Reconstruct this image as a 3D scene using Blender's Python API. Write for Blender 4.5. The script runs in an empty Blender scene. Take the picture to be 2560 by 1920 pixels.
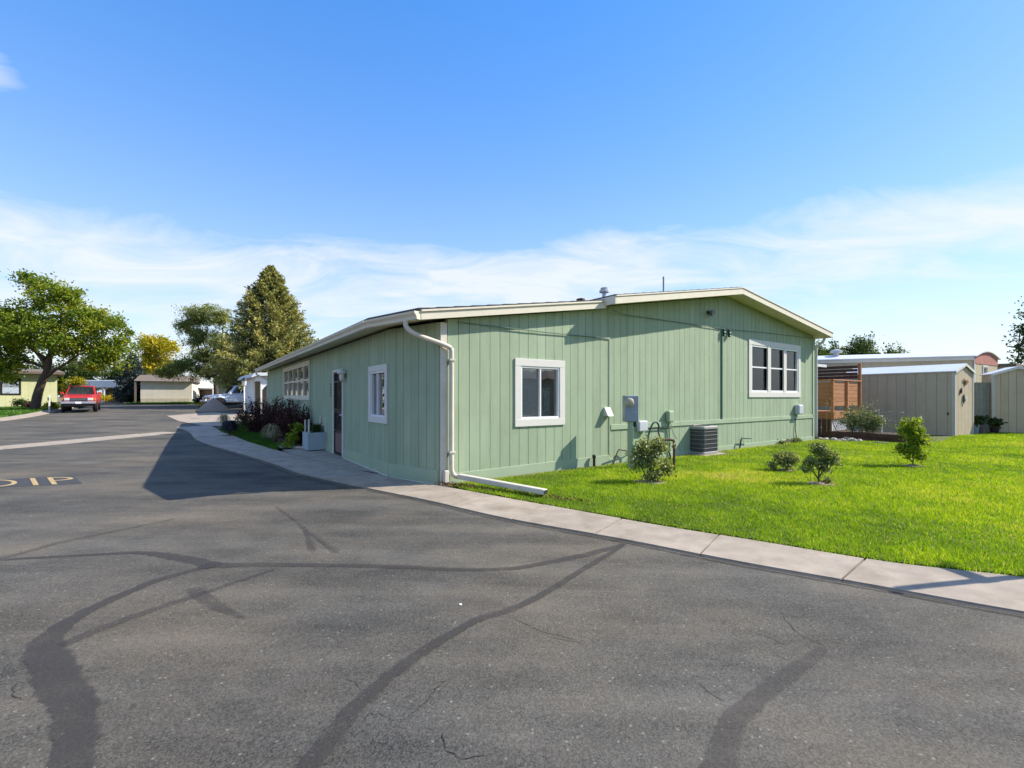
import bpy, bmesh, math, random
import numpy as np
from mathutils import Vector, Matrix

random.seed(7)
RNG = np.random.default_rng(11)
SC = bpy.context.scene
COL = SC.collection
R = math.radians

# ------------------------------------------------------------------ camera
cam_d = bpy.data.cameras.new("camera")
cam = bpy.data.objects.new("camera", cam_d)
COL.objects.link(cam)
cam.location = (0, 0, 1.45)
cam.rotation_euler = (R(90), 0, 0)
cam_d.sensor_width = 36
cam_d.lens = 16.70
cam_d.shift_y = 0.0125
cam_d.clip_start = 0.05
cam_d.clip_end = 6000
SC.camera = cam

# ------------------------------------------------------------------ light
SUN_AZ, SUN_EL = 9.5, 39.0            # azimuth measured from +X towards +Y
sd = Vector((math.cos(R(SUN_EL)) * math.cos(R(SUN_AZ)), math.cos(R(SUN_EL)) * math.sin(R(SUN_AZ)), math.sin(R(SUN_EL))))
sun_d = bpy.data.lights.new("sun", 'SUN')
sun_d.energy = 2.8
sun_d.angle = R(0.53)
sun_d.color = (1.0, 0.93, 0.81)
sun = bpy.data.objects.new("sun", sun_d)
COL.objects.link(sun)
sun.rotation_euler = sd.to_track_quat('Z', 'Y').to_euler()
sun.location = (30, 5, 40)

W = bpy.data.worlds.new("World")
SC.world = W
W.use_nodes = True
nt = W.node_tree
nt.nodes.clear()


def nn(tree, t, **kw):
    n = tree.nodes.new(t)
    for k, v in kw.items():
        setattr(n, k, v)
    return n


def mth(tree, op, a, b=None, c=None, clamp=False):
    n = tree.nodes.new('ShaderNodeMath')
    n.operation = op
    n.use_clamp = clamp
    for i, x in enumerate((a, b, c)):
        if x is None:
            continue
        if isinstance(x, (int, float)):
            n.inputs[i].default_value = x
        else:
            tree.links.new(x, n.inputs[i])
    return n.outputs[0]


def build_sky():
    L = nt.links.new
    tc = nn(nt, 'ShaderNodeTexCoord')
    sky = nn(nt, 'ShaderNodeTexSky', sky_type='NISHITA', sun_disc=False)
    sky.sun_elevation = R(SUN_EL)
    sky.sun_rotation = R(90 - SUN_AZ)
    sky.altitude = 1500
    sky.air_density = 1.25
    sky.dust_density = 0.6
    sky.ozone_density = 2.2
    hs = nn(nt, 'ShaderNodeHueSaturation')
    hs.inputs['Hue'].default_value = 0.515
    hs.inputs['Saturation'].default_value = 1.9
    hs.inputs['Value'].default_value = 1.17
    gm = nn(nt, 'ShaderNodeGamma')
    gm.inputs['Gamma'].default_value = 0.58
    L(sky.outputs[0], gm.inputs['Color'])
    L(gm.outputs[0], hs.inputs['Color'])
    sx = nn(nt, 'ShaderNodeSeparateXYZ')
    L(tc.outputs['Generated'], sx.inputs[0])
    x, y, z = sx.outputs
    el = mth(nt, 'ARCSINE', z)
    az = mth(nt, 'ARCTAN2', x, y)
    zz = mth(nt, 'ADD', mth(nt, 'MAXIMUM', z, 0.0), 0.16)
    cb = nn(nt, 'ShaderNodeCombineXYZ')
    L(mth(nt, 'DIVIDE', x, zz), cb.inputs[0])
    L(mth(nt, 'MULTIPLY', mth(nt, 'DIVIDE', y, zz), 1.7), cb.inputs[1])
    n1 = nn(nt, 'ShaderNodeTexNoise')
    n1.inputs['Scale'].default_value = 1.7
    n1.inputs['Detail'].default_value = 9
    n1.inputs['Roughness'].default_value = 0.62
    n1.inputs['Distortion'].default_value = 0.8
    L(cb.outputs[0], n1.inputs['Vector'])
    n2 = nn(nt, 'ShaderNodeTexNoise')
    n2.inputs['Scale'].default_value = 0.42
    n2.inputs['Detail'].default_value = 3
    L(cb.outputs[0], n2.inputs['Vector'])

    def gauss(v, c, w):
        d = mth(nt, 'DIVIDE', mth(nt, 'SUBTRACT', v, c), w)
        return mth(nt, 'EXPONENT', mth(nt, 'MULTIPLY', mth(nt, 'MULTIPLY', d, d), -1.0))
    # a belt of thin cirrus runs round the sky, tilting up to the right
    elc = mth(nt, 'ADD', mth(nt, 'MULTIPLY', mth(nt, 'SINE', mth(nt, 'ADD', az, 0.35)), R(1.6)), R(13.2))
    d = mth(nt, 'DIVIDE', mth(nt, 'SUBTRACT', el, elc), R(5.6))
    belt = mth(nt, 'EXPONENT', mth(nt, 'MULTIPLY', mth(nt, 'MULTIPLY', d, d), -1.0))
    belt2 = mth(nt, 'MULTIPLY', gauss(el, R(25.0), R(3)), gauss(az, R(-49), R(4.5)))
    low = gauss(el, R(4.0), R(6.0))
    cover = mth(nt, 'ADD', mth(nt, 'MULTIPLY', belt, 0.46), mth(nt, 'MULTIPLY', belt2, 0.42))
    cover = mth(nt, 'ADD', cover, mth(nt, 'MULTIPLY', low, 0.27))
    # thin cirrus added overhead, out of view, to whiten the fill light
    over = mth(nt, 'MULTIPLY', mth(nt, 'SUBTRACT', el, R(42)), 1.0 / R(22), clamp=True)
    cover = mth(nt, 'ADD', cover, mth(nt, 'MULTIPLY', over, 0.46))
    raw = mth(nt, 'ADD', mth(nt, 'MULTIPLY', n1.outputs[0], 0.75), mth(nt, 'MULTIPLY', n2.outputs[0], 0.55))
    fac = mth(nt, 'MULTIPLY', mth(nt, 'ADD', raw, mth(nt, 'SUBTRACT', cover, 0.925)), 3.6, clamp=True)
    fac = mth(nt, 'MULTIPLY', fac, 0.80)
    mix = nn(nt, 'ShaderNodeMixRGB')
    mix.inputs['Color2'].default_value = (2.28, 2.34, 2.42, 1)
    L(fac, mix.inputs['Fac'])
    # pale haze thickening towards the horizon all round
    hz = nn(nt, 'ShaderNodeMixRGB')
    hz.inputs['Color2'].default_value = (1.85, 2.02, 2.28, 1)
    hf = mth(nt, 'EXPONENT', mth(nt, 'MULTIPLY', mth(nt, 'MAXIMUM', el, 0.0), -1.0 / R(12.5)))
    L(mth(nt, 'MULTIPLY', hf, 0.98), hz.inputs['Fac'])
    L(hs.outputs[0], hz.inputs['Color1'])
    L(hz.outputs[0], mix.inputs['Color1'])
    bg = nn(nt, 'ShaderNodeBackground')
    bg.inputs['Strength'].default_value = 0.15
    L(mix.outputs[0], bg.inputs['Color'])
    out = nn(nt, 'ShaderNodeOutputWorld')
    L(bg.outputs[0], out.inputs['Surface'])


build_sky()
vs = SC.view_settings
vs.view_transform = 'Standard'
vs.look = 'None'
vs.exposure = 1.5
vs.gamma = 1.0
vs.use_curve_mapping = False
SC.cycles.max_bounces = 8
SC.cycles.transparent_max_bounces = 12
SC.cycles.caustics_reflective = False
SC.cycles.caustics_refractive = False
SC.cycles.use_denoising = True

# ================================================================== helpers


class MB:
    """collects faces, builds ONE mesh object"""

    def __init__(self, xf=None):
        self.v, self.f, self.xf = [], [], xf

    def add(self, vs_, fs_):
        o = len(self.v)
        xf = self.xf
        self.v += [tuple(xf(*p)) for p in vs_] if xf else [tuple(p) for p in vs_]
        self.f += [tuple(i + o for i in f) for f in fs_]
        return self

    def hexa(self, p):
        return self.add(p, [(3, 2, 1, 0), (4, 5, 6, 7), (0, 1, 5, 4), (1, 2, 6, 5), (2, 3, 7, 6), (3, 0, 4, 7)])

    def box(self, x0, x1, y0, y1, z0, z1):
        return self.hexa([(x0, y0, z0), (x1, y0, z0), (x1, y1, z0), (x0, y1, z0), (x0, y0, z1), (x1, y0, z1), (x1, y1, z1), (x0, y1, z1)])

    def bar(self, p, q, w, h, up=(0, 0, 1)):
        """rectangular bar from p to q"""
        p, q = Vector(p), Vector(q)
        d = (q - p).normalized()
        u = Vector(up)
        s = d.cross(u)
        if s.length < 1e-4:
            s = d.cross(Vector((1, 0, 0)))
        s.normalize()
        t = s.cross(d)
        s *= w / 2
        t *= h / 2
        return self.hexa([p - s - t, p + s - t, q + s - t, q - s - t, p - s + t, p + s + t, q + s + t, q - s + t])

    def tube(self, pts, r, n=8, cap=True):
        pts = [Vector(p) for p in pts]
        rs = r if isinstance(r, (list, tuple)) else [r] * len(pts)
        vs_, fs_ = [], []
        last = None
        for i, p in enumerate(pts):
            a = pts[max(0, i - 1)]
            b = pts[min(len(pts) - 1, i + 1)]
            d = (b - a).normalized()
            ref = Vector((0, 0, 1)) if abs(d.z) < 0.93 else Vector((1, 0, 0))
            s = d.cross(ref).normalized()
            if last is not None and s.dot(last) < 0:
                s = -s
            last = s
            t = s.cross(d)
            for k in range(n):
                an = 2 * math.pi * k / n
                vs_.append(p + s * (math.cos(an) * rs[i]) + t * (math.sin(an) * rs[i]))
        for i in range(len(pts) - 1):
            for k in range(n):
                k2 = (k + 1) % n
                fs_.append((i * n + k, i * n + k2, (i + 1) * n + k2, (i + 1) * n + k))
        if cap:
            fs_.append(tuple(range(n - 1, -1, -1)))
            fs_.append(tuple((len(pts) - 1) * n + k for k in range(n)))
        return self.add(vs_, fs_)

    def prism(self, poly, z0, z1):
        n = len(poly)
        vs_ = [(x, y, z0) for x, y in poly] + [(x, y, z1) for x, y in poly]
        fs_ = [tuple(range(n - 1, -1, -1)), tuple(range(n, 2 * n))]
        fs_ += [(i, (i + 1) % n, n + (i + 1) % n, n + i) for i in range(n)]
        return self.add(vs_, fs_)

    def extr(self, poly, y0, y1):
        """polygon in x,z extruded along y"""
        n = len(poly)
        vs_ = [(x, y0, z) for x, z in poly] + [(x, y1, z) for x, z in poly]
        fs_ = [tuple(range(n)), tuple(range(2 * n - 1, n - 1, -1))]
        fs_ += [((i + 1) % n, i, n + i, n + (i + 1) % n) for i in range(n)]
        return self.add(vs_, fs_)

    def lathe(self, prof, c=(0, 0, 0), n=16, axis='z'):
        vs_, fs_ = [], []
        for r, h in prof:
            for k in range(n):
                a = 2 * math.pi * k / n
                p = (r * math.cos(a), r * math.sin(a), h)
                if axis == 'y':
                    p = (p[0], p[2], p[1])
                elif axis == 'x':
                    p = (p[2], p[0], p[1])
                vs_.append((c[0] + p[0], c[1] + p[1], c[2] + p[2]))
        for i in range(len(prof) - 1):
            for k in range(n):
                k2 = (k + 1) % n
                fs_.append((i * n + k, i * n + k2, (i + 1) * n + k2, (i + 1) * n + k))
        fs_.append(tuple(range(n - 1, -1, -1)))
        fs_.append(tuple((len(prof) - 1) * n + k for k in range(n)))
        return self.add(vs_, fs_)

    def mesh(self, name, mat, bevel=0, smooth=False, segs=1):
        me = bpy.data.meshes.new(name)
        me.from_pydata([tuple(p) for p in self.v], [], self.f)
        bm = bmesh.new()
        bm.from_mesh(me)
        bmesh.ops.recalc_face_normals(bm, faces=bm.faces)
        if bevel:
            ed = [e for e in bm.edges if e.is_manifold and e.calc_face_angle(0) > 0.5]
            bmesh.ops.bevel(bm, geom=ed, offset=bevel, offset_type='OFFSET', segments=segs, affect='EDGES', profile=0.5, clamp_overlap=True)
        bm.to_mesh(me)
        bm.free()
        if smooth:
            me.shade_smooth()
        if mat:
            me.materials.append(mat)
        return me

    def build(self, name, mat, parent=None, bevel=0, smooth=False, segs=1):
        return link(name, self.mesh(name, mat, bevel, smooth, segs), parent)


def link(name, me, parent=None):
    o = bpy.data.objects.new(name, me)
    COL.objects.link(o)
    if parent is not None:
        o.parent = parent
    return o


def tag(o, label=None, cat=None, group=None, kind=None):
    if label:
        o['label'] = label
    if cat:
        o['category'] = cat
    if group:
        o['group'] = group
    if kind:
        o['kind'] = kind
    return o


def thing(name, label, cat, loc=(0, 0, 0), rz=0, group=None):
    o = bpy.data.objects.new(name, None)
    COL.objects.link(o)
    o.empty_display_size = 0.2
    o.location = loc
    o.rotation_euler = (0, 0, rz)
    return tag(o, label, cat, group)


def np_mesh(name, verts, faces_n, mat, attr=None, smooth=False):
    """verts (N,3) array, faces (M,k) array, attr per-vertex float 'tint'"""
    me = bpy.data.meshes.new(name)
    n, m, k = len(verts), len(faces_n), faces_n.shape[1]
    me.vertices.add(n)
    me.vertices.foreach_set('co', np.asarray(verts, dtype=np.float32).ravel())
    me.loops.add(m * k)
    me.loops.foreach_set('vertex_index', np.asarray(faces_n, dtype=np.int32).ravel())
    me.polygons.add(m)
    me.polygons.foreach_set('loop_start', np.arange(0, m * k, k, dtype=np.int32))
    me.update(calc_edges=True)
    if attr is not None:
        a = me.attributes.new('tint', 'FLOAT', 'POINT')
        a.data.foreach_set('value', np.asarray(attr, dtype=np.float32))
    if smooth:
        me.shade_smooth()
    if mat:
        me.materials.append(mat)
    return me


def smooth_line(pts, n=6):
    """Catmull-Rom through the points"""
    P = [Vector(p) for p in pts]
    out = []
    for i in range(len(P) - 1):
        p0, p1, p2, p3 = P[max(0, i - 1)], P[i], P[i + 1], P[min(len(P) - 1, i + 2)]
        for k in range(n):
            t = k / n
            out.append(0.5 * ((2 * p1) + (p2 - p0) * t + (2 * p0 - 5 * p1 + 4 * p2 - p3) * t * t + (3 * p1 - p0 - 3 * p2 + p3) * t ** 3))
    out.append(P[-1])
    return out


def sstep(a, b, x):
    t = min(1, max(0, (x - a) / (b - a)))
    return t * t * (3 - 2 * t)


def T(x, y):
    """ground height: the far street climbs gently past the drainage dip"""
    w = 1 - sstep(-9.5, -5.0, x)
    u = max(0.0, min(y, 49.0) - 14.0)
    r = 0.0265 * (u * u / (u + 1.0))
    return r * w


# ================================================================== materials
MATS = {}


def mat(name, col, rough=0.75, var=0.12, scale=6.0, bump=0.0, bscale=60.0, metal=0.0, spec=0.35, stretch=None, tone2=None, objvar=0.0, detail=5, stain=0.0, sscale=1.3):
    if name in MATS:
        return MATS[name]
    m = bpy.data.materials.new(name)
    m.use_nodes = True
    t = m.node_tree
    L = t.links.new
    p = t.nodes['Principled BSDF']
    p.inputs['Roughness'].default_value = rough
    p.inputs['Metallic'].default_value = metal
    p.inputs['Specular IOR Level'].default_value = spec
    tc = nn(t, 'ShaderNodeTexCoord')
    mp = nn(t, 'ShaderNodeMapping')
    if stretch:
        mp.inputs['Scale'].default_value = stretch
    L(tc.outputs['Object'], mp.inputs[0])
    no = nn(t, 'ShaderNodeTexNoise')
    no.inputs['Scale'].default_value = scale
    no.inputs['Detail'].default_value = detail
    no.inputs['Roughness'].default_value = 0.6
    L(mp.outputs[0], no.inputs['Vector'])
    rp = nn(t, 'ShaderNodeValToRGB')
    c = col
    lo = tone2 if tone2 else tuple(max(0, x * (1 - var)) for x in c)
    hi = tuple(min(1, x * (1 + var)) for x in c)
    rp.color_ramp.elements[0].position = 0.3
    rp.color_ramp.elements[1].position = 0.7
    rp.color_ramp.elements[0].color = (*lo, 1)
    rp.color_ramp.elements[1].color = (*hi, 1)
    L(no.outputs[0], rp.inputs[0])
    src = rp.outputs[0]
    if objvar:
        oi = nn(t, 'ShaderNodeObjectInfo')
        hs = nn(t, 'ShaderNodeHueSaturation')
        v = mth(t, 'ADD', mth(t, 'MULTIPLY', oi.outputs['Random'], 2 * objvar), 1 - objvar)
        L(v, hs.inputs['Value'])
        L(src, hs.inputs['Color'])
        src = hs.outputs[0]
    if stain:
        ns = nn(t, 'ShaderNodeTexNoise')
        ns.inputs['Scale'].default_value = sscale
        ns.inputs['Detail'].default_value = 9
        ns.inputs['Roughness'].default_value = 0.68
        L(tc.outputs['Object'], ns.inputs['Vector'])
        f = mth(t, 'MULTIPLY', mth(t, 'MULTIPLY', mth(t, 'SUBTRACT', ns.outputs[0], 0.50), 6.0, clamp=True), stain)
        mxs = nn(t, 'ShaderNodeMixRGB', blend_type='MULTIPLY')
        mxs.inputs[2].default_value = (0.60, 0.55, 0.48, 1)
        L(f, mxs.inputs[0])
        L(src, mxs.inputs[1])
        src = mxs.outputs[0]
    L(src, p.inputs['Base Color'])
    if bump:
        n2 = nn(t, 'ShaderNodeTexNoise')
        n2.inputs['Scale'].default_value = bscale
        n2.inputs['Detail'].default_value = 4
        L(mp.outputs[0], n2.inputs['Vector'])
        b = nn(t, 'ShaderNodeBump')
        b.inputs['Strength'].default_value = bump
        b.inputs['Distance'].default_value = 0.02
        L(n2.outputs[0], b.inputs['Height'])
        L(b.outputs[0], p.inputs['Normal'])
    MATS[name] = m
    return m


def leaf_mat(name, stops, trans=0.35, rough=0.55):
    m = bpy.data.materials.new(name)
    m.use_nodes = True
    t = m.node_tree
    L = t.links.new
    p = t.nodes['Principled BSDF']
    p.inputs['Roughness'].default_value = rough
    p.inputs['Specular IOR Level'].default_value = 0.25
    at = nn(t, 'ShaderNodeAttribute', attribute_name='tint')
    rp = nn(t, 'ShaderNodeValToRGB')
    el = rp.color_ramp.elements
    while len(el) < len(stops):
        el.new(0.5)
    for e, (pos, c) in zip(el, stops):
        e.position = pos
        e.color = (*c, 1)
    L(at.outputs['Fac'], rp.inputs[0])
    L(rp.outputs[0], p.inputs['Base Color'])
    tr = nn(t, 'ShaderNodeBsdfTranslucent')
    g = nn(t, 'ShaderNodeMixRGB', blend_type='MULTIPLY')
    g.inputs[0].default_value = 1
    g.inputs[2].default_value = (1.45, 1.35, 0.5, 1)
    L(rp.outputs[0], g.inputs[1])
    L(g.outputs[0], tr.inputs['Color'])
    mx = nn(t, 'ShaderNodeMixShader')
    mx.inputs[0].default_value = trans
    L(p.outputs[0], mx.inputs[1])
    L(tr.outputs[0], mx.inputs[2])
    L(mx.outputs[0], t.nodes['Material Output'].inputs['Surface'])
    return m


def glass_mat(name, tint=(0.62, 0.66, 0.66), base=0.10, wav=0.0):
    m = bpy.data.materials.new(name)
    m.use_nodes = True
    t = m.node_tree
    L = t.links.new
    t.nodes.remove(t.nodes['Principled BSDF'])
    gl = nn(t, 'ShaderNodeBsdfGlossy')
    gl.inputs['Roughness'].default_value = 0.015
    gl.inputs['Color'].default_value = (0.95, 0.97, 1, 1)
    if wav:
        tc = nn(t, 'ShaderNodeTexCoord')
        no = nn(t, 'ShaderNodeTexNoise')
        no.inputs['Scale'].default_value = 2.2
        L(tc.outputs['Object'], no.inputs['Vector'])
        b = nn(t, 'ShaderNodeBump')
        b.inputs['Strength'].default_value = wav
        b.inputs['Distance'].default_value = 0.05
        L(no.outputs[0], b.inputs['Height'])
        L(b.outputs[0], gl.inputs['Normal'])
    tr = nn(t, 'ShaderNodeBsdfTransparent')
    tr.inputs['Color'].default_value = (*tint, 1)
    fr = nn(t, 'ShaderNodeFresnel')
    fr.inputs['IOR'].default_value = 1.5
    f = mth(t, 'ADD', fr.outputs[0], base, clamp=True)
    mx = nn(t, 'ShaderNodeMixShader')
    L(f, mx.inputs[0])
    L(tr.outputs[0], mx.inputs[1])
    L(gl.outputs[0], mx.inputs[2])
    L(mx.outputs[0], t.nodes['Material Output'].inputs['Surface'])
    return m


def asphalt_mat():
    m = bpy.data.materials.new('asphalt')
    m.use_nodes = True
    t = m.node_tree
    L = t.links.new
    p = t.nodes['Principled BSDF']
    p.inputs['Roughness'].default_value = 0.85
    p.inputs['Specular IOR Level'].default_value = 0.3
    tc = nn(t, 'ShaderNodeTexCoord')

    def noise(scale, detail=4, st=None, rough=0.6):
        mp = nn(t, 'ShaderNodeMapping')
        if st:
            mp.inputs['Scale'].default_value = st
            mp.inputs['Rotation'].default_value = (0, 0, 0.5)
        L(tc.outputs['Object'], mp.inputs[0])
        n = nn(t, 'ShaderNodeTexNoise')
        n.inputs['Scale'].default_value = scale
        n.inputs['Detail'].default_value = detail
        n.inputs['Roughness'].default_value = rough
        L(mp.outputs[0], n.inputs['Vector'])
        return n.outputs[0]
    big = noise(0.55, 5, (1, 1.6, 1))
    mid = noise(2.3, 6)
    # aggregate: tiny pale stones
    vo = nn(t, 'ShaderNodeTexVoronoi')
    vo.inputs['Scale'].default_value = 125
    L(tc.outputs['Object'], vo.inputs['Vector'])
    bw = nn(t, 'ShaderNodeRGBToBW')
    L(vo.outputs['Color'], bw.inputs[0])
    st = mth(t, 'MULTIPLY', mth(t, 'SUBTRACT', bw.outputs[0], 0.5), 0.085)
    vo2 = nn(t, 'ShaderNodeTexVoronoi')
    vo2.inputs['Scale'].default_value = 42
    L(tc.outputs['Object'], vo2.inputs['Vector'])
    bw2 = nn(t, 'ShaderNodeRGBToBW')
    L(vo2.outputs['Color'], bw2.inputs[0])
    pale = mth(t, 'MULTIPLY', mth(t, 'GREATER_THAN', bw2.outputs[0], 0.83), mth(t, 'LESS_THAN', vo2.outputs['Distance'], 0.28))
    fine = noise(220, 2)
    v = mth(t, 'ADD', mth(t, 'MULTIPLY', mth(t, 'SUBTRACT', big, 0.5), 0.13), mth(t, 'MULTIPLY', mth(t, 'SUBTRACT', mid, 0.5), 0.06))
    v = mth(t, 'ADD', v, mth(t, 'MULTIPLY', st, 1.0))
    v = mth(t, 'ADD', v, mth(t, 'MULTIPLY', mth(t, 'SUBTRACT', fine, 0.5), 0.08))
    v = mth(t, 'ADD', v, mth(t, 'MULTIPLY', pale, 0.10))
    v = mth(t, 'ADD', v, mth(t, 'MULTIPLY', mth(t, 'SUBTRACT', noise(0.8, 6, (0.5, 2.2, 1)), 0.5), 0.17))
    v = mth(t, 'MAXIMUM', mth(t, 'ADD', v, 0.087), 0.018)
    cb = nn(t, 'ShaderNodeCombineColor')
    warm = mth(t, 'ADD', mth(t, 'MULTIPLY', mth(t, 'SUBTRACT', big, 0.42), 0.40), 1.06)
    L(mth(t, 'MULTIPLY', v, warm), cb.inputs[0])
    L(mth(t, 'MULTIPLY', v, 0.985), cb.inputs[1])
    L(mth(t, 'MULTIPLY', v, mth(t, 'SUBTRACT', 1.90, warm)), cb.inputs[2])
    L(cb.outputs[0], p.inputs['Base Color'])
    b = nn(t, 'ShaderNodeBump')
    b.inputs['Strength'].default_value = 0.6
    b.inputs['Distance'].default_value = 0.006
    L(mth(t, 'ADD', fine, bw.outputs[0]), b.inputs['Height'])
    L(b.outputs[0], p.inputs['Normal'])
    return m


def tar_mat(name, col, strength):
    """worn crack filler: thins out raggedly towards its edge"""
    m = bpy.data.materials.new(name)
    m.use_nodes = True
    t = m.node_tree
    L = t.links.new
    p = t.nodes['Principled BSDF']
    p.inputs['Roughness'].default_value = 0.7
    tc = nn(t, 'ShaderNodeTexCoord')
    no = nn(t, 'ShaderNodeTexNoise')
    no.inputs['Scale'].default_value = 22
    no.inputs['Detail'].default_value = 6
    no.inputs['Roughness'].default_value = 0.7
    L(tc.outputs['Object'], no.inputs['Vector'])
    n3 = nn(t, 'ShaderNodeTexNoise')
    n3.inputs['Scale'].default_value = 150
    n3.inputs['Detail'].default_value = 2
    L(tc.outputs['Object'], n3.inputs['Vector'])
    rp = nn(t, 'ShaderNodeValToRGB')
    rp.color_ramp.elements[0].color = (*[c * 0.65 for c in col], 1)
    rp.color_ramp.elements[1].color = (*[c * 1.4 for c in col], 1)
    L(n3.outputs[0], rp.inputs[0])
    L(rp.outputs[0], p.inputs['Base Color'])
    at = nn(t, 'ShaderNodeAttribute', attribute_name='tint')
    a = mth(t, 'MULTIPLY', mth(t, 'ADD', mth(t, 'SUBTRACT', at.outputs['Fac'], 0.28), mth(t, 'MULTIPLY', mth(t, 'SUBTRACT', no.outputs[0], 0.5), 1.1)), 6.0, clamp=True)
    nb = nn(t, 'ShaderNodeTexNoise')
    nb.inputs['Scale'].default_value = 4.5
    nb.inputs['Detail'].default_value = 5
    L(tc.outputs['Object'], nb.inputs['Vector'])
    worn = mth(t, 'ADD', mth(t, 'MULTIPLY', mth(t, 'SUBTRACT', nb.outputs[0], 0.5), 2.2), 0.95, clamp=True)
    L(mth(t, 'MULTIPLY', mth(t, 'MULTIPLY', a, worn), strength), p.inputs['Alpha'])
    return m


M_GREEN = mat('siding_green', (0.310, 0.385, 0.255), 0.72, 0.10, 1.3, 0.12, 220, stretch=(3, 3, 0.5), objvar=0.05, stain=0.16, sscale=2.2)
M_GREEN2 = mat('trim_green', (0.322, 0.40, 0.268), 0.7, 0.06, 2.0, 0.05, 90)
M_CREAM = mat('cream_trim', (0.69, 0.63, 0.49), 0.6, 0.05, 3.0, 0.04, 60)
M_SOFFIT = mat('soffit_cream', (0.66, 0.62, 0.42), 0.7, 0.06, 3.0)
M_WHITE = mat('white_paint', (0.66, 0.635, 0.58), 0.55, 0.05, 4.0, 0.03, 60, stain=0.15, sscale=4)
M_CREAMW = mat('aged_white', (0.60, 0.55, 0.46), 0.55, 0.08, 5.0, 0.03, 60, stain=0.3, sscale=3)
M_VINYL = mat('white_vinyl', (0.78, 0.78, 0.77), 0.4, 0.03, 4.0)
M_SHINGLE = mat('roof_shingle', (0.115, 0.11, 0.11), 0.9, 0.35, 20.0, 0.3, 120)
M_DARK = mat('dark_interior', (0.03, 0.028, 0.026), 0.9, 0.2, 3)
M_BLIND = mat('blind_taupe', (0.66, 0.60, 0.56), 0.8, 0.08, 3, stretch=(1, 1, 30))
M_CURT = mat('curtain_dark', (0.09, 0.075, 0.08), 0.9, 0.3, 5, stretch=(12, 12, 0.4))
M_CURTL = mat('curtain_pale', (0.42, 0.38, 0.34), 0.9, 0.2, 5, stretch=(12, 12, 0.4))
M_LEAFREFL = mat('painted_reflection', (.16, .19, .17), .6, .8, 16, detail=6)  # mottled green imitates leaves mirrored in the window, painted into the colour
M_GLASS = glass_mat('window_glass', tint=(.93, .95, .95), base=0.01, wav=0.04)
M_GLASS_S = glass_mat('screened_glass', tint=(0.84, 0.84, 0.84), base=0.0, wav=0.05)
M_GLASS_F = glass_mat('front_glass', tint=(0.8, 0.82, 0.82), base=0.30, wav=0.10)
M_DOOR = mat('door_brown', (0.055, 0.034, 0.030), 0.4, 0.3, 7, stretch=(1, 1, 0.2))
M_IRON = mat('black_iron', (0.022, 0.02, 0.02), 0.45, 0.2, 10)
M_STEEL = mat('galvanised', (0.45, 0.47, 0.50), 0.45, 0.12, 8, metal=0.35)
M_GREYBOX = mat('grey_enamel', (0.28, 0.31, 0.35), 0.5, 0.06, 5)
M_GREYLT = mat('pale_grey_enamel', (0.50, 0.53, 0.57), 0.5, 0.06, 5)
M_CONC = mat('concrete', (0.335, 0.28, 0.22), 0.9, 0.20, 3.2, 0.3, 140, objvar=0.06, detail=9, stain=0.42, sscale=2.6)
M_CONC2 = mat('concrete_cool', (0.34, 0.30, 0.25), 0.9, 0.20, 3.2, 0.3, 140, objvar=0.06, detail=9, stain=0.42, sscale=2.6)
M_SOIL = mat('soil', (0.075, 0.055, 0.04), 0.95, 0.5, 14, 0.6, 60)
M_MULCH = mat('mulch', (0.10, 0.07, 0.055), 0.95, 0.55, 25, 0.8, 50)
M_TURF = mat('turf_ground', (0.085, 0.11, 0.016), 0.95, 0.35, 3.0, 0.5, 80, tone2=(0.075, 0.075, 0.025))
M_DRY = mat('dry_ground', (0.16, 0.14, 0.09), 0.95, 0.3, 0.6)
M_ASPH = asphalt_mat()
M_TAR = tar_mat('tar', (0.050, 0.043, 0.037), 0.56)
M_TARF = tar_mat('tar_faded', (0.056, 0.047, 0.040), 0.38)
M_CRACK = mat('crack_black', (0.035, 0.032, 0.03), 0.95, 0.3, 30)
M_YEL = mat('road_paint_ochre', (0.42, 0.30, 0.14), 0.8, 0.3, 30, detail=8)
M_BLKPT = mat('road_paint_black', (0.05, 0.05, 0.052), 0.8, 0.25, 12)
M_BARK = mat('bark', (0.10, 0.072, 0.055), 0.95, 0.45, 9, 0.9, 18, stretch=(3, 3, 0.6))
M_STEM = mat('stem', (0.12, 0.085, 0.05), 0.9, 0.3, 12)
M_CEDAR = mat('cedar', (0.37, 0.160, 0.062), 0.75, 0.25, 4, 0.1, 60, stretch=(0.5, 0.5, 9), objvar=0.13)
M_BROWN = mat('dark_stain', (0.075, 0.038, 0.027), 0.75, 0.25, 6, objvar=0.1)
M_TAN = mat('shed_tan', (0.48, 0.395, 0.275), 0.7, 0.05, 2.5, 0.05, 80, objvar=0.05, stain=0.2, sscale=1.6)
M_TAN2 = mat('shed_trim', (0.54, 0.50, 0.42), 0.7, 0.05, 3)
M_HOME = mat('home_cream', (0.46, 0.40, 0.27), 0.75, 0.05, 2, objvar=0.03)
M_RED = mat('gable_red', (0.42, 0.17, 0.14), 0.8, 0.12, 4, objvar=0.05)
M_METALR = mat('white_metal_roof', (0.66, 0.67, 0.68), 0.4, 0.06, 3, metal=0.1)
M_LATT = mat('white_lattice', (0.62, 0.62, 0.64), 0.7, 0.08, 6)
M_YHOUSE = mat('lime_cream_siding', (0.60, 0.60, 0.35), 0.8, 0.05, 2, objvar=0.02)
M_CRHOUSE = mat('pale_cream_siding', (0.68, 0.62, 0.52), 0.8, 0.05, 2, objvar=0.02)
M_GRHOUSE = mat('grey_green_siding', (0.27, 0.32, 0.29), 0.8, 0.06, 2)
M_BRROOF = mat('brown_roof', (0.17, 0.135, 0.11), 0.9, 0.25, 12)
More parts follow.
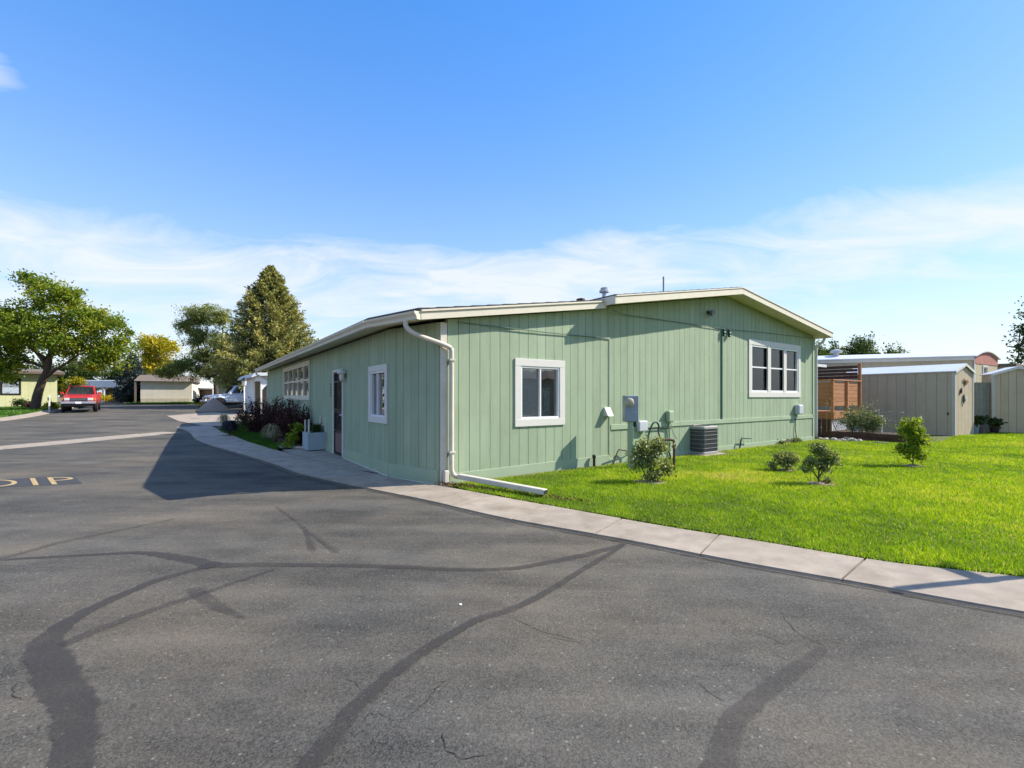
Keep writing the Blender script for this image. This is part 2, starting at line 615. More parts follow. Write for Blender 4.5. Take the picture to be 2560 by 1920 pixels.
M_GRAVEL = mat('gravel', (0.26, 0.215, 0.175), 0.95, 0.4, 22, 0.9, 40)
M_ROCK = mat('rock', (0.42, 0.38, 0.33), 0.9, 0.25, 9, 0.4, 30, objvar=0.2)
M_PLANT = mat('planter_bluegrey', (0.33, 0.40, 0.43), 0.6, 0.06, 5)
M_REDCAR = mat('red_car_paint', (0.46, 0.022, 0.02), 0.3, 0.08, 2, spec=0.6)
M_WHITECAR = mat('white_car_paint', (0.68, 0.72, 0.78), 0.3, 0.05, 2, spec=0.6)
M_TYRE = mat('tyre', (0.02, 0.02, 0.021), 0.85, 0.2, 12)
M_CHROME = mat('chrome', (0.62, 0.62, 0.64), 0.22, 0.08, 6, metal=0.85)
M_CARGL = mat('car_glass', (0.02, 0.025, 0.028), 0.08, 0.1, 2, spec=0.8)
M_LENS = mat('lens', (0.62, 0.60, 0.56), 0.25, 0.08, 6, spec=0.6)
M_HOSE = mat('hose_green', (0.02, 0.07, 0.05), 0.5, 0.15, 8)
M_RUST = mat('rusty_pipe', (0.09, 0.05, 0.035), 0.85, 0.35, 18)
M_TERR = mat('terracotta', (0.36, 0.13, 0.07), 0.85, 0.15, 6)
M_WIRE = mat('wire_grey', (.20, .19, .18), .7, .2, 9)
M_TERRD = mat('pot_brown', (.14, .11, .09), .8, .15, 6)
M_DRYSTALK = mat('dry_stalk', (0.30, 0.25, 0.15), 0.9, 0.25, 8)

# ================================================================== setting: ground, road
ANG = math.atan2(0.584, 0.812)                 # the house's gable runs along this bearing
GX = Vector((math.cos(ANG), math.sin(ANG), 0))
GY = Vector((-math.sin(ANG), math.cos(ANG), 0))


def sheet(name, poly, dz, m, step=1.0, kind='structure', parent=None):
    """flat polygon draped over the terrain, cut to a grid so that it follows it"""
    bm = bmesh.new()
    bm.faces.new([bm.verts.new((x, y, 0)) for x, y in poly])
    xs = [p[0] for p in poly]
    ys = [p[1] for p in poly]
    if step:
        k = math.floor(min(xs) / step) * step
        while k < max(xs):
            if k > -10.5:
                pass
            bmesh.ops.bisect_plane(bm, geom=bm.verts[:] + bm.edges[:] + bm.faces[:], plane_co=(k, 0, 0), plane_no=(1, 0, 0))
            k += step
        k = math.floor(min(ys) / step) * step
        while k < max(ys):
            bmesh.ops.bisect_plane(bm, geom=bm.verts[:] + bm.edges[:] + bm.faces[:], plane_co=(0, k, 0), plane_no=(0, 1, 0))
            k += step
    for v in bm.verts:
        v.co.z = T(v.co.x, v.co.y) + dz
    for f in bm.faces:
        f.normal_update()
        if f.normal.z < 0:
            f.normal_flip()
    me = bpy.data.meshes.new(name)
    bm.to_mesh(me)
    bm.free()
    me.materials.append(m)
    o = link(name, me, parent)
    if parent is None:
        tag(o, kind=kind)
    return o


def ground():
    # graded grid from the street out to the horizon
    def ax(lo, hi):
        a = list(np.arange(lo, hi, 2.5))
        s, v = 4.0, hi
        while v < 3000:
            a.append(v)
            v += s
            s *= 1.6
        s, v = 4.0, lo
        while v > -3000:
            v -= s
            s *= 1.6
            a.insert(0, v)
        return a
    xs, ys = ax(-62, 60), ax(-10, 62)
    vs_ = [(x, y, T(x, y) - 0.07) for y in ys for x in xs]
    n = len(xs)
    fs_ = [(j * n + i, j * n + i + 1, (j + 1) * n + i + 1, (j + 1) * n + i) for j in range(len(ys) - 1) for i in range(n - 1)]
    mb = MB()
    mb.add(vs_, fs_)
    tag(mb.build('ground', M_DRY, smooth=True), kind='structure')


ground()
ROAD = sheet('road', [(-58, -8), (14, -8), (14, 1.5), (3.4, 3.4), (1.2, 5.0), (-0.6, 6.6), (-2.1, 8.0), (-5.0, 11.0), (-9, 15.2), (-11.6, 18.6), (-13, 21.5), (-14.5, 25), (-13, 30), (-13, 47), (-58, 47)], 0.0, M_ASPH, 2.0)

# pale concrete pan across the street and the DIP lettering before it
pan_line = smooth_line([(-14.6, 10.5), (-14.55, 13.2), (-13.9, 15.8), (-13.05, 18.2)], 5)
pan = tag(MB().build('drain_pan', None), kind='structure')
mb = MB()
for i in range(len(pan_line) - 1):
    a, b = pan_line[i], pan_line[i + 1]
    d = (b - a).normalized()
    s = Vector((-d.y, d.x)) * (0.62 if i < 13 else 0.5)
    q = [a - s, b - s, b + s, a + s]
    mb.add([(p.x, p.y, T(p.x, p.y) + 0.006) for p in q], [(0, 3, 2, 1)])
mb2 = mb.mesh('drain_pan', M_CONC)
pan.data = mb2

# kerb-side concrete slabs -----------------------------------------------------
OUT = smooth_line([(7.4, 0.75), (4.6, 2.45), (3.41, 3.16), (2.71, 3.64), (1.94, 4.16), (1.12, 4.79), (0.0, 5.56), (-1.16, 6.57), (-2.27, 7.47), (-3.97, 8.93), (-5.14, 10.24), (-7.0, 12.16), (-9.13, 14.3), (-10.6, 15.9), (-11.9, 17.6), (-12.9, 18.8), (-14.3, 20.2)], 12)
INN = smooth_line([(7.8, 1.45), (5.1, 3.1), (3.98, 3.72), (3.22, 4.05), (2.35, 4.69), (1.52, 5.30), (0.42, 6.22), (-0.75, 7.2), (-1.75, 8.02), (-3.07, 9.25), (-4.25, 10.45), (-6.2, 12.55), (-8.3, 14.9), (-9.6, 16.45), (-10.75, 17.7), (-11.7, 18.9), (-13.3, 20.9)], 12)


def slabs():
    base = MB()
    n = len(OUT)
    for i in range(n - 1):
        q = [OUT[i], OUT[i + 1], INN[i + 1], INN[i]]
        base.add([(p.x, p.y, T(p.x, p.y) + 0.012) for p in q], [(0, 1, 2, 3)])
    root = tag(base.build('pavement', M_SOIL), kind='structure')
    # joint stations by arc length
    L = [0.0]
    for i in range(n - 1):
        L.append(L[-1] + (OUT[i + 1] - OUT[i]).length)

    def at(line, s):
        for i in range(n - 1):
            if L[i + 1] >= s:
                t = (s - L[i]) / (L[i + 1] - L[i])
                return line[i].lerp(line[i + 1], t)
        return line[-1]
    s0 = 0.36 + 0.0
    k = 0
    while s0 < L[-1] - 0.3:
        ln = 1.06 if s0 < 15 else 1.5
        s1 = min(s0 + ln, L[-1])
        a, b = s0 + 0.009, s1 - 0.009
        mb = MB()
        N = 5
        tz = random.uniform(-0.003, 0.004)
        for j in range(N):
            u0, u1 = a + (b - a) * j / N, a + (b - a) * (j + 1) / N
            q = [at(OUT, u0), at(OUT, u1), at(INN, u1), at(INN, u0)]
            g = [T(p.x, p.y) for p in q]
            lo = [(p.x, p.y, h - 0.08) for p, h in zip(q, g)]
            hi = [(p.x, p.y, h + 0.022 + tz + (0.02 if e > 1 else 0)) for e, (p, h) in enumerate(zip(q, g))]
            fs = [(3, 2, 1, 0), (4, 5, 6, 7), (0, 1, 5, 4), (2, 3, 7, 6)]
            if j == 0:
                fs.append((3, 0, 4, 7))
            if j == N - 1:
                fs.append((1, 2, 6, 5))
            mb.add(lo + hi, fs)
        me = mb.mesh('slab', M_CONC if s0 < 12.2 else M_CONC2)
        bm = bmesh.new()
        bm.from_mesh(me)
        bmesh.ops.remove_doubles(bm, verts=bm.verts, dist=0.0005)
        bm.to_mesh(me)
        bm.free()
        link('slab', me, root)
        s0 = s1
        k += 1
    # tar seam along the road edge of the slabs
    return root


slabs()


def strip(name, pts, widths, m, dz=0.004, n=8, ns=6, jag=0.12, parent=None):
    """ragged band along a line; tint is 1 in the middle and 0 at both edges"""
    line = smooth_line(pts, n)
    ws = smooth_line([(w, 0) for w in widths], n)
    V, F, A = [], [], []
    for i, p in enumerate(line):
        a, b = line[max(0, i - 1)], line[min(len(line) - 1, i + 1)]
        d = (b - a).normalized()
        s = Vector((-d.y, d.x))
        w = ws[min(i, len(ws) - 1)].x * 0.5
        c = p + s * w * random.uniform(-jag, jag)
        for k in range(ns + 1):
            t = -1 + 2 * k / ns
            q = c + s * (w * 0.98 * t)
            V.append((q.x, q.y, T(q.x, q.y) + dz))
            e = 1 - abs(t)
            if i == 0 or i == len(line) - 1:
                e *= 0.1
            A.append(min(1, e * 1.5))
    m_ = ns + 1
    for i in range(len(line) - 1):
        for k in range(ns):
            F.append((i * m_ + k, (i + 1) * m_ + k, (i + 1) * m_ + k + 1, i * m_ + k + 1))
    me = np_mesh(name, np.array(V), np.array(F), m, A)
    o = link(name, me, parent)
    return o


TARS = [
    ('wide tar sealed crack running in from the left edge of the road', [(-6.6, 3.75), (-4.8, 4.17), (-4.03, 4.32), (-3.46, 4.41), (-3.04, 4.29), (-2.5, 4.06)], [.07, .08, .09, .11, .17, .18], 0),
    ('long tar sealed crack across the road to the concrete edge', [(-2.68, 4.07), (-2.21, 4.09), (-1.62, 4.09), (-1.01, 4.05), (-.43, 3.98), (0, 4.01), (.3, 4.14), (.68, 4.36), (1.11, 4.68)], [.20, .14, .12, .11, .10, .10, .11, .13, .08], 0),
    ('broad dark tar band curling into the lower left corner', [(-2.55, 4.09), (-2.78, 3.78), (-2.85, 3.45), (-2.86, 3.12), (-2.78, 2.86), (-2.60, 2.65), (-2.33, 2.45), (-2.05, 2.22), (-1.88, 2.05), (-1.6, 1.7)], [.10, .12, .13, .15, .20, .24, .24, .22, .20, .18], 0),
    ('thinner tar band beside the broad one at lower left', [(-1.98, 4.0), (-2.26, 3.53), (-2.48, 3.15), (-2.58, 2.92), (-2.62, 2.76)], [.06, .09, .11, .12, .12], 1),
    ('short tar spur pointing to the lower right', [(-2.4, 3.62), (-2.27, 3.47), (-2.03, 3.29), (-1.74, 3.10)], [.16, .15, .12, .03], 1),
    ('tar sealed crack running from the concrete edge to the bottom of the road', [(1.13, 4.69), (.58, 3.95), (.17, 3.41), (-.05, 3.2), (-.2, 3.1), (-.43, 2.81), (-.58, 2.56), (-.69, 2.3), (-.75, 2.1), (-.84, 1.6)], [.07, .08, .09, .09, .09, .1, .11, .12, .13, .13], 0),
    ('short brown tar stain at the lower right', [(1.82, 2.75), (1.62, 2.6), (1.42, 2.46), (1.15, 2.25), (.99, 2.1), (.7, 1.7)], [.07, .11, .12, .13, .14, .15], 1),
    ('faint tar line below the DIP lettering', [(-6.2, 3.9), (-4.7, 4.17), (-4.45, 4.78), (-3.96, 5.63)], [.06, .07, .08, .05], 1),
    ('faint forked tar line in front of the house corner', [(-3.13, 6.29), (-2.32, 5.28), (-1.84, 4.42)], [.03, .05, .09], 1),
    ('faint side branch of the forked tar line', [(-2.32, 5.28), (-1.97, 4.85), (-1.6, 4.40)], [.04, .06, .09], 1),
    ('dirty tar seam along the right hand kerb slabs', [(4.6, 2.40), (3.39, 3.12), (2.69, 3.60), (1.91, 4.12), (1.09, 4.75), (-.03, 5.52), (-1.19, 6.53), (-2.3, 7.43)], [.04, .06, .05, .06, .07, .05, .06, .05], 0),
    ('tar sealed seam along the house side slabs', [(-2.4, 7.32), (-4.05, 8.78), (-5.25, 10.1), (-7.1, 12.0), (-9.2, 14.15)], [.07, .06, .07, .06, .05], 1),
]
for k, (lab, pts, ws, mi) in enumerate(TARS):
    o = strip('tar_band', pts, ws, (M_TAR, M_TARF)[mi], 0.004 + 0.0012 * k, 8, 6, parent=ROAD)
    o['label'] = lab

CRACKS = [[(-.86, 2.44), (-.81, 2.42), (-.75, 2.36)], [(-.67, 2.12), (-.65, 2.17), (-.61, 2.17), (-.54, 2.13)],
          [(-.47, 2.14), (-.44, 2.2), (-.4, 2.27), (-.38, 2.36), (-.34, 2.42), (-.38, 2.41)], [(-2.5, 2.4), (-2.48, 2.36), (-2.41, 2.3), (-2.33, 2.27)],
          [(1.81, 3.22), (1.75, 2.95), (1.77, 2.85), (1.82, 2.77)], [(1.5, 2.91), (1.56, 2.85), (1.59, 2.77)],
          [(1.46, 2.67), (1.53, 2.61)], [(0, 3.12), (.17, 2.94), (.39, 2.83)], [(.94, 2.41), (.97, 2.32), (1.02, 2.26)], [(.21, 2.88), (.45, 2.77)],
          [(-.3, 2.05), (-.27, 1.95), (-.2, 1.9), (-.1, 1.92)]]
for k, pts in enumerate(CRACKS):
    q = []
    for a, b in zip(pts[:-1], pts[1:]):
        a, b = Vector(a), Vector(b)
        for t in range(4):
            q.append(a.lerp(b, t / 4) + Vector((random.uniform(-.006, .006), random.uniform(-.006, .006))))
    q.append(Vector(pts[-1]))
    strip('crack', [tuple(p) for p in q], [.002] + [random.uniform(.002, .005) for _ in q[1:-1]] + [.001], M_CRACK, 0.003, 1, 2, 0.3, parent=ROAD)

# small litter on the asphalt


def pebble(x, y, r, m):
    mb = MB()
    pr = [(r * .2, -r * .3), (r, 0), (r * .75, r * .45), (r * .1, r * .6)]
    mb.lathe(pr, (0, 0, 0), 6)
    o = mb.build('pebble', m)
    o.location = (x, y, T(x, y) + r * .2)
    return o


tag(pebble(-0.36, 3.31, .012, M_VINYL), 'small white pebble on the middle of the asphalt', 'pebble')


def dip_letters():
    # letters stand along u (reading direction), v is up the letter; tilted like the lane
    o = Vector((-7.80, 7.74))
    u = Vector((0.93, 0.30))
    v = Vector((-0.75, 0.68))
    root = tag(MB().build('road_lettering', None), 'ochre letters DIP in a black box painted on the road', 'road marking')
    mb = MB()

    def quad(m_, a, b, c, d, z):
        m_.add([(p.x, p.y, T(p.x, p.y) + z) for p in (o + u * x + v * y for x, y in (a, b, c, d))], [(0, 1, 2, 3)])
    quad(mb, (-1.1, -.04), (.66, -.04), (.66, 1.06), (-1.1, 1.06), .004)
    root.data = mb.mesh('road_lettering', M_BLKPT)
    t = .075
    H = 1.0

    def letter(rects, arcs):
        m_ = MB()
        for x0, x1, y0, y1 in rects:
            quad(m_, (x0, y0), (x1, y0), (x1, y1), (x0, y1), .008)
        for cx, cy, rx, ry, w, a0, a1 in arcs:
            N = 10
            for k in range(N):
                A, B = a0 + (a1 - a0) * k / N, a0 + (a1 - a0) * (k + 1) / N
                quad(m_, (cx + (rx - w) * math.cos(A), cy + (ry - w) * math.sin(A)), (cx + rx * math.cos(A), cy + ry * math.sin(A)),
                     (cx + rx * math.cos(B), cy + ry * math.sin(B)), (cx + (rx - w) * math.cos(B), cy + (ry - w) * math.sin(B)), .008)
        m_.build('letter', M_YEL, root)
    letter([(-.62, -.62 + t, 0, H)], [(-.55, H / 2, .36, H / 2, t, -math.pi / 2, math.pi / 2)])
    letter([(.0, .0 + t, 0, H)], [])
    letter([(.25, .25 + t, 0, H)], [(.32, H * .74, .30, H * .26, t, -math.pi / 2, math.pi / 2)])


dip_letters()

# concrete in front of the door, bed and grass strip along the house ----------------------
sheet('door_apron', [(-1.9, 8.2), (-2.55, 8.9), (-3.05, 9.3), (-4.25, 10.5), (-5.45, 11.8), (-6.0, 12.45), (-6.15, 12.75), (-5.6, 13.4), (-4.7, 12.6), (-4.4, 12.1), (-3.2, 10.0), (-2.28, 8.62)], 0.030, M_CONC2, 0)
sheet('planting_bed', [(-6.15, 12.75), (-6.5, 13.15), (-7.3, 14.3), (-9.2, 17.3), (-10.6, 19.6), (-11.8, 22.5), (-10.5, 21.6), (-5.6, 13.4)], 0.05, M_MULCH, 1.0)
sheet('verge', [(-6.25, 12.6), (-8.3, 14.98), (-9.6, 16.5), (-10.75, 17.8), (-11.7, 19.0), (-12.2, 20.6), (-11.4, 22.0), (-10.6, 19.9), (-9.2, 17.5), (-7.3, 14.45), (-6.5, 13.25)], 0.045, M_TURF, 1.0)
sheet('driveway', [(-12.3, 20.7), (-11.3, 22.2), (-12.5, 24.5), (-15, 28), (-19.5, 31), (-20, 27.5), (-16.5, 23.5), (-13.6, 20.9)], 0.02, M_CONC, 1.0)

LAWN = [(7.6, 1.7), (5.0, 3.25), (3.98, 3.80), (3.24, 4.12), (2.38, 4.76), (1.56, 5.37), (0.46, 6.29), (-0.68, 7.28), (-1.05, 7.72), (9.9, 15.65), (10.4, 16.2), (12.5, 17.5), (15.5, 19.5), (19, 20.5), (40, 30), (40, -2), (14, -1.2)]
sheet('lawn', LAWN, 0.035, M_TURF, 0)
sheet('side_yard', [(9.9, 15.6), (10.9, 16.3), (11.3, 14.9), (10.2, 14.6)], 0.042, M_MULCH, 0)
sheet('far_lawn', [(-26.3, 24.5), (-29.0, 28.9), (-32.2, 33.4), (-36.5, 40), (-58, 40), (-58, 10), (-22, 10), (-24, 18)], 0.10, M_TURF, 3.0)
mb = MB()
kl = smooth_line([(-19.6, 10.0), (-23.9, 18.0), (-26.3, 24.5), (-29.0, 28.9), (-32.2, 33.4), (-36.5, 40)], 6)
for i in range(len(kl) - 1):
    a, b = kl[i], kl[i + 1]
    d = (b - a).normalized()
    s = Vector((d.y, -d.x))
    q = [a - s * .1, a + s * .45, b + s * .45, b - s * .1]
    z = [T(p.x, p.y) for p in q]
    mb.hexa([(p.x, p.y, h - .1) for p, h in zip(q, z)] + [(p.x, p.y, h + (.12 if e in (0, 3) else .02)) for e, (p, h) in enumerate(zip(q, z))])
tag(mb.build('far_kerb', M_CONC), kind='structure')
sheet('far_verge', [(-36, 44.2), (-30, 43.6), (-24.5, 41.5), (-24.2, 42.4), (-29, 47), (-36, 47)], 0.06, M_TURF, 2.0)

# ================================================================== foliage helpers


def leaf_cloud(name, C, size, m, tint, parent, aspect=0.5, up=None, jitter=0.35):
    """diamond leaves at the points C; up = preferred leaf axis per leaf or None"""
    n = len(C)
    u = RNG.normal(size=(n, 3))
    if up is not None:
        u = u * 0.45 + up
    u /= np.linalg.norm(u, axis=1, keepdims=True) + 1e-9
    w = np.cross(u, RNG.normal(size=(n, 3)))
    w /= np.linalg.norm(w, axis=1, keepdims=True) + 1e-9
    nrm = np.cross(u, w)
    s = size * (1 + jitter * RNG.uniform(-1, 1, size=(n, 1)))
    fold = nrm * s * 0.12
    a = C - u * s * 0.5
    b = C + w * s * aspect * 0.5 + fold
    c = C + u * s * 0.5
    d = C - w * s * aspect * 0.5 + fold
    V = np.stack([a, b, c, d], axis=1).reshape(-1, 3)
    F = np.arange(4 * n).reshape(n, 4)
    me = np_mesh(name, V, F, m, np.repeat(np.clip(tint, 0, 1), 4))
    return link(name, me, parent)


def crown_points(blobs, nsub, per, sub_r, flat=0.75, shell=0.55):
    """leaf positions: many small clumps spread through several ellipsoids"""
    vol = np.array([b[3] * b[4] * b[5] for b in blobs]) ** 0.75
    pick = RNG.choice(len(blobs), size=nsub, p=vol / vol.sum())
    B = np.array(blobs)[pick]
    d = RNG.normal(size=(nsub, 3))
    d /= np.linalg.norm(d, axis=1, keepdims=True)
    r = (shell + (1 - shell) * RNG.uniform(size=(nsub, 1))) ** 0.8 * RNG.uniform(0.55, 1.08, size=(nsub, 1))
    c = B[:, :3] + d * r * B[:, 3:6]
    rad = sub_r * RNG.uniform(0.55, 1.35, size=(nsub, 1))
    ct = RNG.uniform(-1, 1, size=nsub)
    cnt = RNG.integers(int(per * .6), int(per * 1.4), size=nsub)
    idx = np.repeat(np.arange(nsub), cnt)
    off = RNG.normal(size=(len(idx), 3)) * 0.55
    off[:, 2] *= flat
    P = c[idx] + off * rad[idx]
    return P, ct[idx], c


def make_tree(name, label, base, trunk, limbs, blobs, m, nsub, per, sub_r, leaf, tint0=0.45, group=None, cat='tree', aspect=0.55, shell=0.5, bark=M_BARK, tv=0.18):
    """trunk / limbs: [(points, radii)], all relative to base"""
    t = thing(name, label, cat, base, 0, group)
    mb = MB()
    mb.tube(smooth_line([p for p in trunk[0]], 3), [trunk[1][0] + (trunk[1][1] - trunk[1][0]) * (i / (3 * (len(trunk[0]) - 1))) for i in range(3 * (len(trunk[0]) - 1) + 1)], 9)
    mb.build('trunk', bark, t, smooth=True)
    P, ct, cc = crown_points(blobs, nsub, per, sub_r, shell=shell)
    mb = MB()
    for pts, r0, r1 in limbs:
        q = smooth_line(pts, 3)
        mb.tube(q, [r0 + (r1 - r0) * i / (len(q) - 1) for i in range(len(q))], 6)
        # twigs out to the nearest clumps
    ends = [Vector(pts[-1]) for pts, _, _ in limbs] + [Vector(pts[len(pts) // 2]) for pts, _, _ in limbs]
    if ends:
        for k in range(0, nsub, max(1, nsub // 70)):
            c = Vector(cc[k])
            e = min(ends, key=lambda p: (p - c).length)
            mid = e.lerp(c, .5) + Vector((0, 0, .12 * (c - e).length))
            mb.tube([e, mid, c], [.035, .022, .008], 4, cap=False)
    mb.build('limbs', bark, t, smooth=True)
    tint = tint0 + tv * ct + RNG.normal(size=len(P)) * 0.13
    leaf_cloud('crown', P, leaf, m, tint, t, aspect)
    return t


def make_conifer(name, label, base, H, RAD, m, nbr, per, spray, z0=0.8, power=0.85, group=None, tint0=0.5, droop=-0.15):
    t = thing(name, label, 'tree', base, 0, group)
    MB().tube([(0, 0, -.3), (0, 0, H * .5), (0, 0, H * .98)], [RAD * .075, RAD * .05, .02], 8).build('trunk', M_BARK, t, smooth=True)
    mb = MB()
    P, U, TT = [], [], []
    ga = 2.39996
    for k in range(nbr):
        f = (k + .5) / nbr
        f = f ** 1.15
        z = z0 + (H - z0) * f
        prof = (1 - f) ** power
        low = sstep(-.05, .16, f)
        ln = RAD * prof * (0.62 + .38 * low) * RNG.uniform(.74, 1.12) + .12
        an = k * ga + RNG.uniform(-.25, .25)
        dx, dy = math.cos(an), math.sin(an)
        rise = (0.18 + .42 * f) * ln
        p0 = np.array([0, 0, z])
        p1 = np.array([dx * ln * .6, dy * ln * .6, z + rise * .35 + droop * ln * .3])
        p2 = np.array([dx * ln, dy * ln, z + rise * .95 + droop * ln * .25])
        mb.tube([p0, p1, p2], [.05 * prof + .012, .03 * prof + .008, .006], 4, cap=False)
        n = int(per * (0.35 + prof))
        s = RNG.uniform(.15, 1.06, size=n) ** .62
        q = ((1 - s) ** 2)[:, None] * p0 + (2 * s * (1 - s))[:, None] * p1 + (s ** 2)[:, None] * p2
        wid = (0.09 + .11 * ln * (1.08 - s) ** .7)[:, None]
        off = RNG.normal(size=(n, 3)) * wid * .75
        off[:, 2] *= .8
        P.append(q + off)
        dirv = np.array([dx, dy, .75])
        U.append(np.tile(dirv, (n, 1)) + off * 1.5 / (wid + .05))
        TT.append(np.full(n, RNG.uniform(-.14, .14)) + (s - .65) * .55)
    P, U, TT = np.concatenate(P), np.concatenate(U), np.concatenate(TT)
    U /= np.linalg.norm(U, axis=1, keepdims=True)
    mb.build('branches', M_BARK, t)
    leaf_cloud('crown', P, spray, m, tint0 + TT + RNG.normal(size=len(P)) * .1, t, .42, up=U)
    return t


L_LIME = leaf_mat('leaf_lime', [(0, (.05, .095, .014)), (.45, (.13, .205, .022)), (.8, (.28, .32, .025)), (1, (.44, .40, .04))], .42)
L_MID = leaf_mat('leaf_mid', [(0, (.028, .055, .016)), (.5, (.075, .125, .03)), (.85, (.17, .20, .045)), (1, (.26, .25, .06))])
L_MID2 = leaf_mat('leaf_greyish', [(0, (.06, .09, .026)), (.5, (.17, .22, .065)), (.85, (.31, .34, .12)), (1, (.44, .43, .18))])
L_YEL = leaf_mat('leaf_yellow', [(0, (.06, .10, .012)), (.35, (.16, .20, .015)), (.7, (.48, .40, .02)), (1, (.62, .45, .03))])
L_DEEP = leaf_mat('leaf_deep', [(0, (.018, .04, .012)), (.5, (.045, .09, .02)), (1, (.12, .17, .04))])
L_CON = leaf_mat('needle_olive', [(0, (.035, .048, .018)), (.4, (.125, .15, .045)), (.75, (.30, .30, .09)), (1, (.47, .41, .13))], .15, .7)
L_SPR = leaf_mat('needle_blue', [(0, (.012, .022, .022)), (.5, (.04, .06, .062)), (1, (.11, .14, .145))], .1, .7)
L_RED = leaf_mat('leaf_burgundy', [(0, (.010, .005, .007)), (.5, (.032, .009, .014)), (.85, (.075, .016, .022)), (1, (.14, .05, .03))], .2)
L_SHRUB = leaf_mat('leaf_shrub', [(0, (.04, .07, .02)), (.5, (.13, .19, .055)), (.8, (.30, .34, .13)), (1, (.52, .50, .25))], .3)
L_GRN = leaf_mat('leaf_fresh', [(0, (.05, .10, .012)), (.5, (.14, .24, .02)), (1, (.34, .40, .03))], .4)
L_GREY = leaf_mat('leaf_greygreen', [(0, (.045, .065, .035)), (.5, (.15, .20, .10)), (1, (.36, .38, .18))], .25)
L_STRAW = leaf_mat('leaf_straw', [(0, (.12, .11, .06)), (.5, (.28, .25, .15)), (1, (.48, .44, .32))], .3)
L_LITTER = leaf_mat('leaf_litter', [(0, (.06, .03, .015)), (.5, (.16, .08, .03)), (1, (.34, .22, .10))], .1, .8)
L_BLACK = leaf_mat('leaf_black', [(0, (.006, .008, .012)), (.6, (.018, .018, .028)), (1, (.12, .10, .09))], .15)
L_GRASS = leaf_mat('grass_blade', [(0, (.06, .09, .006)), (.3, (.125, .245, .010)), (.6, (.245, .395, .014)), (.85, (.40, .49, .03)), (1, (.50, .46, .18))], .45, .5)
L_GRASS2 = leaf_mat('grass_deep', [(0, (.02, .06, .008)), (.5, (.05, .14, .015)), (1, (.11, .22, .03))], .4, .5)


def in_poly(P, poly):
    x, y = P[:, 0], P[:, 1]
    r = np.zeros(len(P), bool)
    n = len(poly)
    for i in range(n):
        x0, y0 = poly[i]
        x1, y1 = poly[(i + 1) % n]
        c = ((y0 > y) != (y1 > y)) & (x < (x1 - x0) * (y - y0) / (y1 - y0 + 1e-12) + x0)
        r ^= c
    return r


def vnoise(P, s, seed):
    """cheap smooth value noise on the plane"""
    g = np.random.default_rng(seed).uniform(size=(64, 64))
    q = P * s + 200.37
    i = np.floor(q).astype(int)
    f = q - i
    f = f * f * (3 - 2 * f)
    a = g[i[:, 0] % 64, i[:, 1] % 64]
    b = g[(i[:, 0] + 1) % 64, i[:, 1] % 64]
    c = g[i[:, 0] % 64, (i[:, 1] + 1) % 64]
    d = g[(i[:, 0] + 1) % 64, (i[:, 1] + 1) % 64]
    return (a * (1 - f[:, 0]) + b * f[:, 0]) * (1 - f[:, 1]) + (c * (1 - f[:, 0]) + d * f[:, 0]) * f[:, 1]


